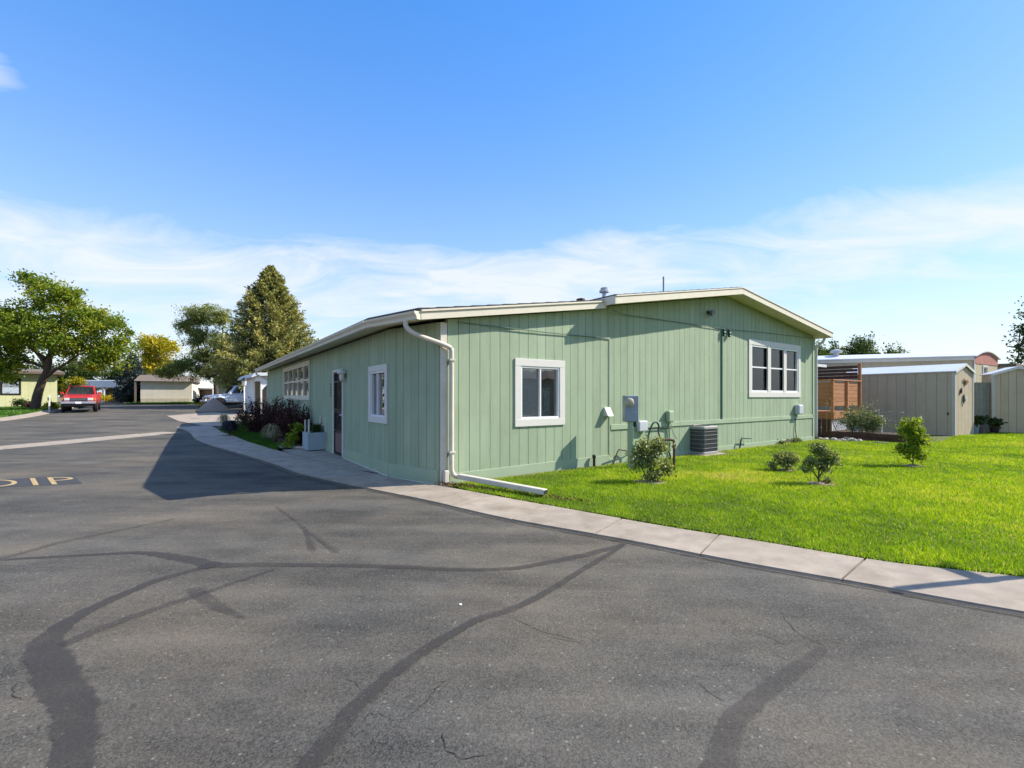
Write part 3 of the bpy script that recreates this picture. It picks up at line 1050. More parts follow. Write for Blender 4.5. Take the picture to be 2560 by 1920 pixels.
def turf(name, poly, z, n_target, m, dens, hgt, wid, label, tone=0.5, bare=(), edge_line=None):
    """blades as single bent triangles, denser near the camera"""
    xs = [p[0] for p in poly]
    ys = [p[1] for p in poly]
    out = []
    got = 0
    while got < n_target:
        P = np.stack([RNG.uniform(min(xs), max(xs), 400000), RNG.uniform(min(ys), max(ys), 400000)], 1)
        D = np.hypot(P[:, 0], P[:, 1])
        keep = RNG.uniform(size=len(P)) < dens(D)
        # only what the lens could see from here or a few steps aside
        keep &= (np.abs(P[:, 0]) < 1.25 * P[:, 1] + 5.5)
        P = P[keep]
        P = P[in_poly(P, poly)]
        for bx, by, br in bare:
            d = np.hypot(P[:, 0] - bx, P[:, 1] - by)
            P = P[d > br * RNG.uniform(.45, 1.1, size=len(d))]
        out.append(P)
        got += len(P)
    P = np.concatenate(out)[:n_target]
    P = P + RNG.normal(size=P.shape) * .028
    n = len(P)
    D = np.hypot(P[:, 0], P[:, 1])
    patch = vnoise(P, .9, 3) * .6 + vnoise(P, 2.7, 4) * .4
    h = hgt * (.55 + .75 * patch) * RNG.uniform(.55, 1.3, size=n)
    wd = wid * (1 + D * .14) * RNG.uniform(.7, 1.3, size=n)
    an = RNG.uniform(0, 2 * math.pi, size=n)
    lean = RNG.uniform(.15, .95, size=n) * h
    la = RNG.uniform(0, 2 * math.pi, size=n)
    gz = np.array([T(a, b) for a, b in P]) if P[:, 0].min() < -5 else np.zeros(n)
    b0 = np.stack([P[:, 0] - np.cos(an) * wd / 2, P[:, 1] - np.sin(an) * wd / 2, gz + z], 1)
    b1 = np.stack([P[:, 0] + np.cos(an) * wd / 2, P[:, 1] + np.sin(an) * wd / 2, gz + z], 1)
    tp = np.stack([P[:, 0] + np.cos(la) * lean, P[:, 1] + np.sin(la) * lean, gz + z + h], 1)
    V = np.stack([b0, b1, tp], 1).reshape(-1, 3)
    F = np.arange(3 * n).reshape(n, 3)
    dry = np.clip((vnoise(P, .55, 8) - .62) * 2.2, 0, 1) * .45
    clump = vnoise(P, 7.0, 12)
    tint = tone + (patch - .5) * .62 + (clump - .5) * .22 + dry + RNG.normal(size=n) * .12
    if edge_line is not None:
        (ax, ay), (bx, by) = edge_line
        L_ = math.hypot(bx - ax, by - ay)
        dd = np.abs((P[:, 0] - ax) * (by - ay) - (P[:, 1] - ay) * (bx - ax)) / L_
        st_ = RNG.uniform(size=n) < np.clip(.75 - dd * 1.9, 0, 1)
        tint[st_] = RNG.uniform(.9, 1.0, size=st_.sum())
    straw = RNG.uniform(size=n) < .035
    tint[straw] = .98
    me = np_mesh(name, V, F, m, np.repeat(np.clip(tint, 0, 1), 3))
    o = link(name, me)
    return tag(o, label, 'grass', kind='stuff')


BARE = [(2.28, 7.86, .30), (5.25, 9.1, .22), (4.98, 7.7, .30), (8.19, 9.72, .26), (5.1, 11.9, .62), (0.1, 7.2, .05)]
turf('lawn_grass', [(4.95, 3.2), (3.97, 3.76), (3.23, 4.08), (2.37, 4.72), (1.55, 5.33), (0.45, 6.25), (-0.69, 7.24), (-1.05, 7.62), (9.95, 15.58), (10.6, 16.0), (11.3, 15.0), (12.1, 14.3), (13.6, 15.0), (15.9, 17.1), (17.3, 17.8), (18.9, 18.6), (26, 22), (26, -1), (7.5, 1.7)],
     0.03, 430000, L_GRASS, lambda D: np.clip(4.6 / D, 0.12, 1) ** 1.35, .046, .005, 'bright green mown lawn between the kerb slabs and the green house', .52, BARE, ((-1.172, 7.708), (9.985, 15.73)))
turf('verge_grass', [(-6.25, 12.6), (-8.3, 14.98), (-9.6, 16.5), (-10.75, 17.8), (-11.7, 19.0), (-12.2, 20.6), (-11.4, 22.0), (-10.6, 19.9), (-9.2, 17.5), (-7.3, 14.45), (-6.5, 13.25)],
     0.04, 26000, L_GRASS2, lambda D: np.clip(4.6 / D, 0.12, 1), .085, .009, 'small dark green grass patch beside the burgundy shrubs', .45)
turf('bank_grass', [(-26.5, 24.5), (-29.2, 28.9), (-32.4, 33.4), (-36.5, 39), (-50, 39), (-50, 18), (-24, 18)], 0.10, 30000, L_GRASS2, lambda D: np.ones_like(D), .10, .012, 'green grass bank around the big leaning tree', .62)
turf('far_grass', [(-36, 44.2), (-30, 43.6), (-24.5, 41.5), (-24.2, 42.4), (-29, 46.5), (-36, 46.5)], 0.06, 6000, L_GRASS2, lambda D: np.ones_like(D), .10, .014, 'strip of grass in front of the pale cream building', .5)

# ================================================================== walls and windows


def solid_cells(a, b, zb, zt, openings, cuts=()):
    """split the strip a..b into rectangles that leave the openings free -> (s0,s1,z0,z1 at s0,z1 at s1)"""
    es = {a, b}
    for o in openings:
        for e in o[:2]:
            if a < e < b:
                es.add(e)
    for e in cuts:
        if a < e < b:
            es.add(e)
    es = sorted(es)
    cells = []
    for s0, s1 in zip(es[:-1], es[1:]):
        c = (s0 + s1) / 2
        z = zb
        for o in sorted((o for o in openings if o[0] <= c <= o[1]), key=lambda o: o[2]):
            if o[2] > z + .002:
                cells.append((s0, s1, z, o[2], o[2]))
            z = max(z, o[3])
        t0, t1 = zt(s0), zt(s1)
        if min(t0, t1) > z + .002:
            cells.append((s0, s1, z, t0, t1))
    return cells


def cells_mesh(cells, xf, d0, d1):
    mb = MB(xf)
    for s0, s1, z0, ta, tb in cells:
        mb.hexa([(s0, d0, z0), (s1, d0, z0), (s1, d1, z0), (s0, d1, z0), (s0, d0, ta), (s1, d0, tb), (s1, d1, tb), (s0, d1, ta)])
    return mb


def board_wall(parent, name, xf, s0, s1, zb, zt, pitch, m, openings=(), cuts=(), d=0.018, gap=0.009, back=0.10, first=None, mback=None, bname='siding_board'):
    """a wall part with its boards as sub-parts"""
    w = cells_mesh(solid_cells(s0, s1, zb, zt, openings, cuts), xf, -back, 0).build(name, mback or m, parent)
    e = [s0]
    x = first if first is not None else s0 + pitch
    while x < s1 - .03:
        e.append(x)
        x += pitch
    e.append(s1)
    for a, b in zip(e[:-1], e[1:]):
        dd = d * random.uniform(.94, 1.06)
        a2, b2 = a + gap / 2, b - gap / 2
        hit = any(o[0] < b2 and o[1] > a2 for o in openings)
        cs = solid_cells(a2, b2, zb, zt, openings, cuts)
        for grp in ([[c] for c in cs] if hit else [cs]):
            if grp:
                me = cells_mesh(grp, xf, 0, dd).mesh(bname, m)
                if len(grp) > 1:
                    bm = bmesh.new()
                    bm.from_mesh(me)
                    bmesh.ops.remove_doubles(bm, verts=bm.verts, dist=.0005)
                    bm.to_mesh(me)
                    bm.free()
                link(bname, me, w)
    return w


def window(parent, xf, s0, s1, z0, z1, tw, cols, rows=(), mt=None, glass=None, blinds=None, sash=0.035, d_trim=(0.0, .045), vin=None, sill=True, backd=-.13):
    """trim boards as the window part; sash bars, panes and blinds are its sub-parts. cols/rows: fractions"""
    mt = mt or M_WHITE
    vin = vin or M_VINYL
    glass = glass or M_GLASS
    a, b = d_trim
    mb = MB(xf)

    def bx(m_, x0, x1, y0, y1, p, q):
        m_.hexa([(x0, p, y0), (x1, p, y0), (x1, q, y0), (x0, q, y0), (x0, p, y1), (x1, p, y1), (x1, q, y1), (x0, q, y1)])
    bx(mb, s0, s1, z1 - tw, z1, a, b)
    bx(mb, s0, s1, z0, z0 + tw, a, b)
    bx(mb, s0, s0 + tw, z0 + tw, z1 - tw, a, b - .002)
    bx(mb, s1 - tw, s1, z0 + tw, z1 - tw, a, b - .002)
    win = mb.build('window', mt, parent, bevel=.004)
    i0, i1, k0, k1 = s0 + tw, s1 - tw, z0 + tw, z1 - tw
    fr = MB(xf)
    bx(fr, i0, i1, k0, k0 + sash, -.09, .030)
    bx(fr, i0, i1, k1 - sash, k1, -.09, .030)
    bx(fr, i0, i0 + sash, k0 + sash, k1 - sash, -.09, .028)
    bx(fr, i1 - sash, i1, k0 + sash, k1 - sash, -.09, .028)
    xs = [i0 + sash] + [i0 + (i1 - i0) * c for c in cols] + [i1 - sash]
    zs = [k0 + sash] + [k0 + (k1 - k0) * r for r in rows] + [k1 - sash]
    for c in xs[1:-1]:
        bx(fr, c - sash / 2, c + sash / 2, k0 + sash, k1 - sash, -.06, .022)
    for z in zs[1:-1]:
        bx(fr, i0 + sash, i1 - sash, z - sash * .4, z + sash * .4, -.055, .016)
    fr.build('sash', vin, win, bevel=.003)
    for i in range(len(xs) - 1):
        for j in range(len(zs) - 1):
            g = MB(xf)
            bx(g, xs[i] + .001, xs[i + 1] - .001, zs[j] + .001, zs[j + 1] - .001, -.03, -.026)
            g.build('pane', glass, win)
    for bl in (blinds or []):
        x0, x1, y0, y1, m_ = bl
        g = MB(xf)
        bx(g, i0 + (i1 - i0) * x0, i0 + (i1 - i0) * x1, k0 + (k1 - k0) * y0, k0 + (k1 - k0) * y1, backd - .02, backd)
        g.build('blind', m_, win)
    return win


# ================================================================== the green house
C0 = (-1.172, 7.708)
house = thing('green_house', 'long sage green mobile home with cream trim on the street corner', 'house', (C0[0], C0[1], 0), ANG)


def xg(s, d, z):           # gable wall: s along the wall, d outwards
    return (s, -d, z)


LS = Vector((-.345, 1.27))      # bend of the street wall, house coordinates
LF = Vector((.263, 18.33))      # far end


def wall_xf(p, q):
    u = (q - p).normalized()
    n = Vector((u.y, -u.x))     # right-hand side of travel = outwards

    def f(s, d, z):
        return (p.x + u.x * s + n.x * d, p.y + u.y * s + n.y * d, z)
    return f, (q - p).length


x2, LEN2 = wall_xf(LF, LS)      # far end -> bend
x1, LEN1 = wall_xf(LS, Vector((0, 0)))
RX, RZ, SX, EX = 8.45, 4.11, 3.95, 13.74


def ztop(s):
    if s < SX:
        return 2.70 + .150 * s
    if s < RX:
        return 3.36 + (RZ - 3.36) * (s - SX) / (RX - SX)
    return RZ - (RZ - 3.42) * (s - RX) / (EX - RX)


# windows of the gable (trim outlines)
W1 = (1.485, 2.688, .907, 2.147)
W3 = (9.565, 12.72, 1.435, 3.07)
op = lambda w, t: (w[0] + t - .005, w[1] - t + .005, w[2] + t - .005, w[3] - t + .005)
board_wall(house, 'gable_wall', xg, .13, EX, .04, ztop, .209, M_GREEN, [op(W1, .13), op(W3, .15)], (SX, RX), first=.336)
window(house, xg, *W1, .135, (.5,), (), blinds=[(0, .5, .0, 1.0, M_BLIND), (.56, .82, .0, .60, M_LEAFREFL)], d_trim=(.018, .045), backd=-.065)['label'] = 'white framed sliding window with a taupe blind in its left half'
w3 = window(house, xg, *W3, .15, (.352, .692), (.53,), glass=M_GLASS_S, blinds=[(0, 1, 0, 1, M_BLIND)], d_trim=(.018, .045), sash=.05, backd=-.065)
w3['label'] = 'triple double-hung window with grey insect screens'
for c in (.352, .692):
    mb = MB(xg)
    s = W3[0] + .15 + (W3[1] - W3[0] - .30) * c
    mb.hexa([(s - .09, .0, W3[2] + .15), (s + .09, .0, W3[2] + .15), (s + .09, .042, W3[2] + .15), (s - .09, .042, W3[2] + .15),
             (s - .09, .0, W3[3] - .15), (s + .09, .0, W3[3] - .15), (s + .09, .042, W3[3] - .15), (s - .09, .042, W3[3] - .15)])
    mb.build('mullion', M_WHITE, w3, bevel=.004)

# belt board and skirt boards of the gable


def gboard(name, s0, s1, z0, z1, d0, d1, m, parent=house, z0b=None, z1b=None, bevel=.004):
    mb = MB(xg)
    za, zc = z0 if z0b is None else z0b, z1 if z1b is None else z1b
    mb.hexa([(s0, d0, z0), (s1, d0, za), (s1, d1, za), (s0, d1, z0), (s0, d0, z1), (s1, d0, zc), (s1, d1, zc), (s0, d1, z1)])
    return mb.build(name, m, parent, bevel=bevel)


for a, b in ((3.98, 6.38), (6.385, 9.05), (9.055, 11.4), (11.405, 13.66)):
    gboard('belt_board', a, b, .752, .862, .019, .040, M_GREEN2)
gboard('skirt_board', .13, 3.93, -.05, .19, .019, .034, M_GREEN2, z1b=.23)
gboard('skirt_board', 3.935, EX - .02, -.05, .15, .019, .034, M_GREEN2)
gboard('corner_board', .0, .118, -.05, 2.66, .0, .030, M_CREAMW)
gboard('corner_board', EX - .14, EX + .03, .0, 3.40, .019, .040, M_GREEN2)
gboard('seam_batten', SX - .012, SX + .028, .23, 3.20, .012, .030, M_GREEN2)

# street wall --------------------------------------------------------------------
DOOR = (12.99, 13.95, .02, 2.11)
WS = (15.92, 17.0, .955, 2.05)
WB = (4.85, 10.0, 1.35, 2.56)
zl = lambda s: 2.66
board_wall(house, 'street_wall', x2, 0, LEN2, .04, zl, .203, M_GREEN, [(DOOR[0] + .03, DOOR[1] - .03, 0, DOOR[3] - .03), op(WS, .11), op(WB, .07)], back=.12)
board_wall(house, 'corner_wall', x1, 0, LEN1 - .0, -.02, zl, .203, M_GREEN, [], back=.10)
window(house, x2, *WS, .115, (.44,), (), glass=M_GLASS_F, blinds=[(0, .46, 0, 1, M_CURT)], d_trim=(.018, .045))['label'] = 'narrow looking white framed window between the door and the corner'
window(house, x2, *WB, .075, (.2, .4, .6, .8), (.52,), glass=M_GLASS_F, mt=M_CREAM, vin=M_CREAM, sash=.07, d_trim=(.018, .05),
       blinds=[(0, .19, 0, .5, M_CURT), (.41, .6, 0, .5, M_CURT), (.21, .40, 0, .5, M_BROWN), (.62, 1, 0, .40, M_CURTL)])['label'] = 'wide ten-pane window reflecting the sky above the burgundy shrubs'


def w2board(name, s0, s1, z0, z1, d0, d1, m, parent=house, xf=x2, bevel=.004):
    mb = MB(xf)
    mb.hexa([(s0, d0, z0), (s1, d0, z0), (s1, d1, z0), (s0, d1, z0), (s0, d0, z1), (s1, d0, z1), (s1, d1, z1), (s0, d1, z1)])
    return mb.build(name, m, parent, bevel=bevel)


w2board('skirt_board', DOOR[1] + .06, LEN2, -.05, .26, .019, .034, M_GREEN2)
w2board('skirt_board', 0, DOOR[0] - .06, -.05, .26, .019, .034, M_GREEN2)
w2board('skirt_board', 0, LEN1 - .02, -.05, .26, .019, .034, M_GREEN2, xf=x1)
w2board('flashing', DOOR[1] + .06, LEN2, -.02, .035, .034, .06, M_CREAM)
w2board('flashing', 0.02, LEN1 - .1, -.02, .03, .034, .05, M_CREAM, xf=x1)
w2board('corner_board', 10.1, 10.17, .26, 2.6, .018, .04, M_GREEN2)
w2board('corner_board', .0, .09, .0, 2.6, .018, .04, M_GREEN2)

# door ---------------------------------------------------------------------------
dr = w2board('door', DOOR[0] + .06, DOOR[1] - .06, .03, DOOR[3] - .06, -.06, -.02, M_DOOR)
dr['label'] = 'dark brown front door behind a scrolled iron screen door'
fr = MB(x2)
for a, b, z0, z1 in ((DOOR[0], DOOR[0] + .058, .03, DOOR[3]), (DOOR[1] - .058, DOOR[1], .03, DOOR[3]), (DOOR[0] + .058, DOOR[1] - .058, DOOR[3] - .058, DOOR[3])):
    fr.hexa([(a, -.08, z0), (b, -.08, z0), (b, .05, z0), (a, .05, z0), (a, -.08, z1), (b, -.08, z1), (b, .05, z1), (a, .05, z1)])
fr.build('frame', M_WHITE, dr, bevel=.004)
sc = MB(x2)
a, b, zt_ = DOOR[0] + .075, DOOR[1] - .075, DOOR[3] - .075
P3 = lambda s, z: (s, .012, z)
for p, q in (((a, .05), (a, zt_)), ((b, .05), (b, zt_)), ((a, zt_), (b, zt_)), ((a, .06), (b, .06)), ((a, .62), (b, .62)), ((a, 1.08), (b, 1.08)), ((a, 1.14), (b, 1.14)), ((a, 1.82), (b, 1.82))):
    sc.bar(P3(*p), P3(*q), .035, .035, up=(0, 1, 0))
for k in range(1, 7):
    s = a + (b - a) * k / 7
    sc.bar(P3(s, .62), P3(s, zt_), .012, .012, up=(0, 1, 0))
for cx_, cz, r in (((a + b) / 2, 1.36, .17), ((a + b) / 2 - .17, .85, .13), ((a + b) / 2 + .17, .85, .13), ((a + b) / 2, 1.66, .1)):
    pts = [P3(cx_ + r * (1 - t / 26) * math.cos(t * .42), cz + r * (1 - t / 26) * math.sin(t * .42)) for t in range(22)]
    sc.tube(pts, .011, 5)
sc.build('screen_door', M_IRON, dr)
kp = MB(x2)
kp.hexa([(a + .03, .0, .10), (b - .03, .0, .10), (b - .03, .008, .10), (a + .03, .008, .10), (a + .03, .0, .57), (b - .03, .0, .57), (b - .03, .008, .57), (a + .03, .008, .57)])
kp.build('kick_plate', mat('kick_plate', (.16, .085, .08), .5, .15, 4), dr)
kn = MB(x2)
kn.lathe([(.03, 0), (.034, .02), (.02, .05), (.004, .055)], (0, 0, 0), 10)
kn2 = MB()
kn2.lathe([(.012, 0), (.012, .04), (.034, .05), (.036, .07), (.01, .09)], (0, 0, 0), 10, 'y')
ob = kn2.build('door_handle', M_CHROME, dr, smooth=True)
ob.location = x2(b - .02, .10, 1.02)
ob.rotation_euler = (0, 0, math.atan2((LS - LF).y, (LS - LF).x))
# house number: a column of small dark figures (worn, unreadable)
for k in range(5):
    z = 1.77 - k * .075
    nb = MB(x2)
    for j in range(3):
        s = 12.69 + random.uniform(-.018, .018)
        zz = z + random.uniform(-.02, .02)
        nb.hexa([(s - .014, .018, zz - .006), (s + .014, .018, zz - .006), (s + .014, .028, zz - .006), (s - .014, .028, zz - .006),
                 (s - .014, .018, zz + .008), (s + .014, .018, zz + .008), (s + .014, .028, zz + .008), (s - .014, .028, zz + .008)])
    nb.bar((12.69, .024, z - .025), (12.69, .024, z + .025), .012, .012, up=(0, 1, 0))
    nb.build('house_number', M_IRON, house)

# roof ------------------------------------------------------------------------------
OVG, OVL, EV = .45, .17, .28      # overhangs: main gable, lean-to gable, eaves
YB = 18.75
zr = lambda s: ztop(s) + (RZ - 3.36) * 0


def slab_roof(name, prof, y0, y1, th, m, parent=house):
    mb = MB()
    for (xa, za), (xb, zb_) in zip(prof[:-1], prof[1:]):
        mb.hexa([(xa, y0, za), (xb, y0, zb_), (xb, y1, zb_), (xa, y1, za), (xa, y0, za + th), (xb, y0, zb_ + th), (xb, y1, zb_ + th), (xa, y1, za + th)])
    return mb.build(name, m, parent)


XR = EX + EV
kL = (RZ - 3.36) / (RX - SX)
kR = (RZ - 3.42) / (EX - RX)
main = [(SX - .30, 3.36 - kL * .30 + .02), (RX, RZ + .02), (XR, RZ + .02 - kR * (XR - RX))]
slab_roof('soffit', main, -OVG + .03, YB, .03, M_SOFFIT)
slab_roof('roof_deck', [(x, z + .031) for x, z in main], -OVG + .02, YB, .11, M_CREAM)
# shingle courses (each course is a strip running front to back)


def courses(prof, y0, y1, w, base, th=.014):
    rt = slab_roof('roof', [(x, z + base) for x, z in prof], y0, y1, .012, M_SHINGLE)
    for (xa, za), (xb, zb_) in zip(prof[:-1], prof[1:]):
        up = zb_ > za
        L_ = abs(xb - xa)
        n = max(1, int(L_ / w))
        for k in range(n):
            p, q = xa + (xb - xa) * k / n, xa + (xb - xa) * (k + 1) / n
            zp, zq = za + (zb_ - za) * k / n + base + .0125, za + (zb_ - za) * (k + 1) / n + base + .0125
            tp, tq = (th, .003) if up else (.003, th)
            mb = MB()
            mb.hexa([(p, y0 - .012, zp), (q, y0 - .012, zq), (q, y1, zq), (p, y1, zp), (p, y0 - .012, zp + tp), (q, y0 - .012, zq + tq), (q, y1, zq + tq), (p, y1, zp + tp)])
            mb.build('shingle_course', M_SHINGLE, rt)
    return rt


courses(main, -OVG, YB, .28, .142)


def fascia(prof, d0, d1, zlo, zhi, m, name='fascia', splits=1):
    for (xa, za), (xb, zb_) in zip(prof[:-1], prof[1:]):
        mb = MB(xg)
        mb.hexa([(xa, d0, za + zlo), (xb, d0, zb_ + zlo), (xb, d1, zb_ + zlo), (xa, d1, za + zlo), (xa, d0, za + zhi), (xb, d0, zb_ + zhi), (xb, d1, zb_ + zhi), (xa, d1, za + zhi)])
        mb.build(name, m, house, bevel=.004)


fascia(main, OVG, OVG + .028, -.03, .115, M_CREAM)
fascia(main, OVG, OVG + .045, .117, .145, M_CREAM, 'drip_edge')
# end returns of the rake
gboard('rake_return', SX - .325, SX - .301, main[0][1] - .03, main[0][1] + .115, .10, OVG + .03, M_CREAM)
# lean-to roof over the street side: low edge follows the bent wall
E_OUT = .42
lo = [(-.42, -.17), (-.345 - E_OUT * .93, 1.20), (.263 - E_OUT, 18.75)]
zlow = 2.655
mb = MB()
ths = .17


def lean(th0, th1, dy=0.0, dx=0.0):
    hiz = 3.36 - .30 * kL - .03
    top = [(SX - .27, lo[0][1] - dy, hiz), (SX - .27, 1.20, hiz), (SX - .27, YB, hiz)]
    low = [(x - dx, y - (dy if i == 0 else 0), zlow) for i, (x, y) in enumerate(lo)]
    m_ = MB()
    for i in range(2):
        a, b, c, d = low[i], low[i + 1], top[i + 1], top[i]
        m_.hexa([(p[0], p[1], p[2] + th0) for p in (a, d, c, b)] + [(p[0], p[1], p[2] + th1) for p in (a, d, c, b)])
    return m_


lean(0, .03).build('lean_to_soffit', M_SOFFIT, house)
lean(.031, .13).build('lean_to_deck', M_CREAM, house)
lr = lean(.131, .150, .012, .02).build('lean_to_roof', M_SHINGLE, house)
for k in range(13):
    f0, f1 = k / 13, (k + 1) / 13
    hiz = 3.36 - .30 * kL - .03
    m_ = MB()
    top = [(SX - .27, lo[0][1] - .024), (SX - .27, 1.20), (SX - .27, YB)]
    for i in range(2):
        A = [Vector((lo[i][0] - .03, lo[i][1] - (.024 if i == 0 else 0), zlow)), Vector((lo[i + 1][0] - .03, lo[i + 1][1], zlow))]
        B = [Vector((*top[i], hiz)), Vector((*top[i + 1], hiz))]
        q = [A[0].lerp(B[0], f0), A[0].lerp(B[0], f1), A[1].lerp(B[1], f1), A[1].lerp(B[1], f0)]
        m_.hexa([(p.x, p.y, p.z + .1505) for p in q] + [(p.x, p.y, p.z + .1505 + e) for p, e in zip(q, (.014, .003, .003, .014))])
    m_.build('shingle_course', M_SHINGLE, lr)
# lean-to rake boards
hiz = 3.36 - .30 * kL - .03
lp = [(-.42, zlow), (SX - .27, hiz)]
fascia(lp, OVL + .001, OVL + .028, -.02, .10, M_CREAM)
fascia(lp, OVL + .001, OVL + .05, .102, .135, M_CREAM, 'drip_edge')
# right eave gutter and far gutters
mb = MB()
zR = main[2][1]
mb.extr([(XR, zR + .10), (XR + .11, zR + .10), (XR + .10, zR - .0), (XR, zR - .02)], -OVG + .02, YB)
mb.build('gutter', M_WHITE, house, bevel=.006)
# street gutter in two runs, ogee-like profile


def gutter(p, q, z):
    p, q = Vector((*p, 0)), Vector((*q, 0))
    d = (q - p).normalized()
    n = Vector((d.y, -d.x, 0))
    prof = [(0, .115), (.012, .125), (.125, .125), (.12, .095), (.085, .055), (.075, .005), (0, 0)]
    m_ = MB()
    vs_ = []
    for e in (p, q):
        vs_ += [e + n * a_ + Vector((0, 0, z + b_)) for a_, b_ in prof]
    k = len(prof)
    fs_ = [tuple(range(k)), tuple(range(2 * k - 1, k - 1, -1))] + [(i, k + i, k + (i + 1) % k, (i + 1) % k) for i in range(k)]
    m_.add(vs_, fs_)
    return m_.build('gutter', M_CREAM, house)


gutter(lo[2], lo[1], zlow - .02)
gutter(lo[1], (lo[0][0] + .0, lo[0][1] - .02), zlow - .02)
# downspout on the corner
ds = MB()


def spout(pts, w=.085, h=.065):
    P = [Vector(p) for p in pts]
    for a_, b_ in zip(P[:-1], P[1:]):
        d = (b_ - a_).normalized() * .02
        ds.bar(a_ - d, b_ + d, w, h, up=(.3, -1, .0) if abs((b_ - a_).normalized().z) > .9 else (0, 0, 1))


gx, gy = lo[1][0] * .20 + lo[0][0] * .80, lo[1][1] * .20 + lo[0][1] * .80
ds.tube(smooth_line([(gx - .06, gy - .02, zlow - .01), (gx - .06, gy - .02, zlow - .10), (gx + .06, gy - .1, zlow - .22), (.02, -.08, zlow - .36), (.155, -.085, zlow - .42), (.17, -.085, zlow - .52), (.17, -.085, 1.3), (.17, -.085, .42), (.175, -.085, .25), (.21, -.10, .17), (.27, -.14, .145)], 5), .040, 8)
dso = ds.build('downspout', M_CREAMW, house, smooth=True)
sp2 = MB()
sp2.box(.03, .11, -.12, -.045, -.02, .26)
sp2.build('splash_elbow', M_CREAMW, dso, bevel=.01)
for z in (2.05, .55):
    st_ = MB()
    st_.box(.115, .225, -.136, -.03, z - .012, z + .012)
    st_.build('strap', M_CREAMW, dso)
# right corner downspout
ds = MB()
ds.tube(smooth_line([(XR + .05, -.2, zR + .02), (XR + .03, -.18, zR - .10), (EX + .12, -.06, zR - .30), (EX + .09, -.05, zR - .42), (EX + .09, -.05, 1.5), (EX + .09, -.05, .1)], 4), .042, 8)
ds.build('downspout', M_WHITE, house, smooth=True)
# far corner downspout
ds = MB()
e = lo[2]
ds.tube(smooth_line([(e[0] - .06, e[1] - .2, zlow - .02), (e[0] - .03, e[1] - .2, zlow - .16), (.2, 18.3, zlow - .38), (.22, 18.25, zlow - .5), (.22, 18.25, .2)], 4), .04, 8)
ds.build('downspout', M_WHITE, house, smooth=True)
# hidden walls and floor so that the house is a closed volume
mb = MB()
mb.box(EX - .1, EX, .11, 18.3, 0, 3.40)
mb.build('rear_wall', M_GREEN, house)
cells_mesh(solid_cells(.27, EX, 0, ztop, [], (SX, RX)), lambda s, d, z: (s, 18.3 + d, z), -.1, 0).build('far_gable_wall', M_GREEN, house)
mb = MB()
mb.prism([(.05, .12), (EX - .1, .12), (EX - .1, 18.2), (.35, 18.2), (-.2, 1.3)], .02, .3)
mb.build('floor', M_DARK, house)
mb = MB()
mb.box(.9, EX - .3, 2.6, 2.7, .3, 3.0)
mb.build('partition', M_CURT, house)
mb = MB()
mb.box(2.2, 2.3, 2.75, 18.1, .3, 2.9)
mb.build('partition', M_CURT, house)

# small fittings of the gable -----------------------------------------------------------
vb = MB()
vb.tube([(5.94, 2, 3.6), (5.94, 2, 4.25)], .055, 10)
vb.lathe([(.055, 4.25), (.13, 4.26), (.13, 4.32), (.09, 4.34), (.10, 4.38), (.02, 4.40)], (5.94, 2, 0), 12)
vb.build('roof_vent', M_STEEL, house, smooth=False)
vb = MB()
vb.lathe([(.05, 3.5), (.05, 3.70), (.11, 3.71), (.10, 3.77), (.02, 3.79)], (4.35, 1.25, 0), 10)
vb.build('roof_vent', M_BROWN, house)
vb = MB()
vb.tube([(7.15, 1.0, 3.9), (7.15, 1.0, 4.66)], .022, 8)
vb.build('antenna_pole', M_GREYBOX, house)
# floodlight under the ridge
fl = MB(xg)
fl.lathe([(.05, 0), (.05, .03)], (7.574, .03, 3.60), 10, 'y')
fl.build('floodlight', M_IRON, house)
fl = MB(xg)
fl.lathe([(.03, 0), (.045, .03), (.08, .10), (.085, .14), (.06, .145)], (7.574, .04, 3.57), 12, 'y')
fl.build('floodlight', mat('lamp_grey', (.12, .13, .12), .5), house)
# service insulators, conduit and cable
for s in (8.24, 8.50):
    m_ = MB(xg)
    m_.lathe([(.015, 3.03), (.045, 3.05), (.03, 3.09), (.05, 3.13), (.03, 3.17), (.045, 3.21), (.012, 3.24)], (s, .07, 0), 9)
    m_.bar((s, .018, 3.1), (s, .07, 3.1), .02, .02)
    m_.build('insulator', M_HOSE, house)
m_ = MB(xg)
m_.tube([(8.206, .034, .87), (8.206, .034, 3.27)], .018, 7)
m_.build('conduit', mat('conduit_green', (.10, .20, .15), .6), house)
m_ = MB(xg)
m_.tube([(SX - .1, .20, 3.235), (4.43, .06, 3.22), (6.3, .04, 3.235), (8.24, .05, 3.24)], .009, 5)
m_.tube([(8.24, .05, 3.24), (10.5, .04, 3.31), (13.6, .04, 3.38)], .008, 5)
m_.tube([(.30, .06, 2.69), (2.1, .045, 2.665), (3.95, .035, 2.672)], .009, 5)
m_.build('cable', mat('cable_green', (.12, .19, .15), .6), house)
gboard('cable_cover', 3.55, 3.95, 2.655, 2.69, .018, .04, M_CREAM, bevel=.002)
# dryer hood
m_ = MB(xg)
s0, s1, zt_, zb_ = 3.78, 3.945, 1.23, 1.05
m_.add([(s0, .018, zt_), (s1, .018, zt_), (s1, .05, zt_), (s0, .05, zt_), (s0, .018, zb_), (s1, .018, zb_), (s1, .15, zb_), (s0, .15, zb_)],
       [(0, 1, 2, 3), (3, 2, 6, 7), (0, 3, 7, 4), (1, 5, 6, 2), (0, 4, 5, 1)])
m_.build('vent_hood', M_WHITE, house)


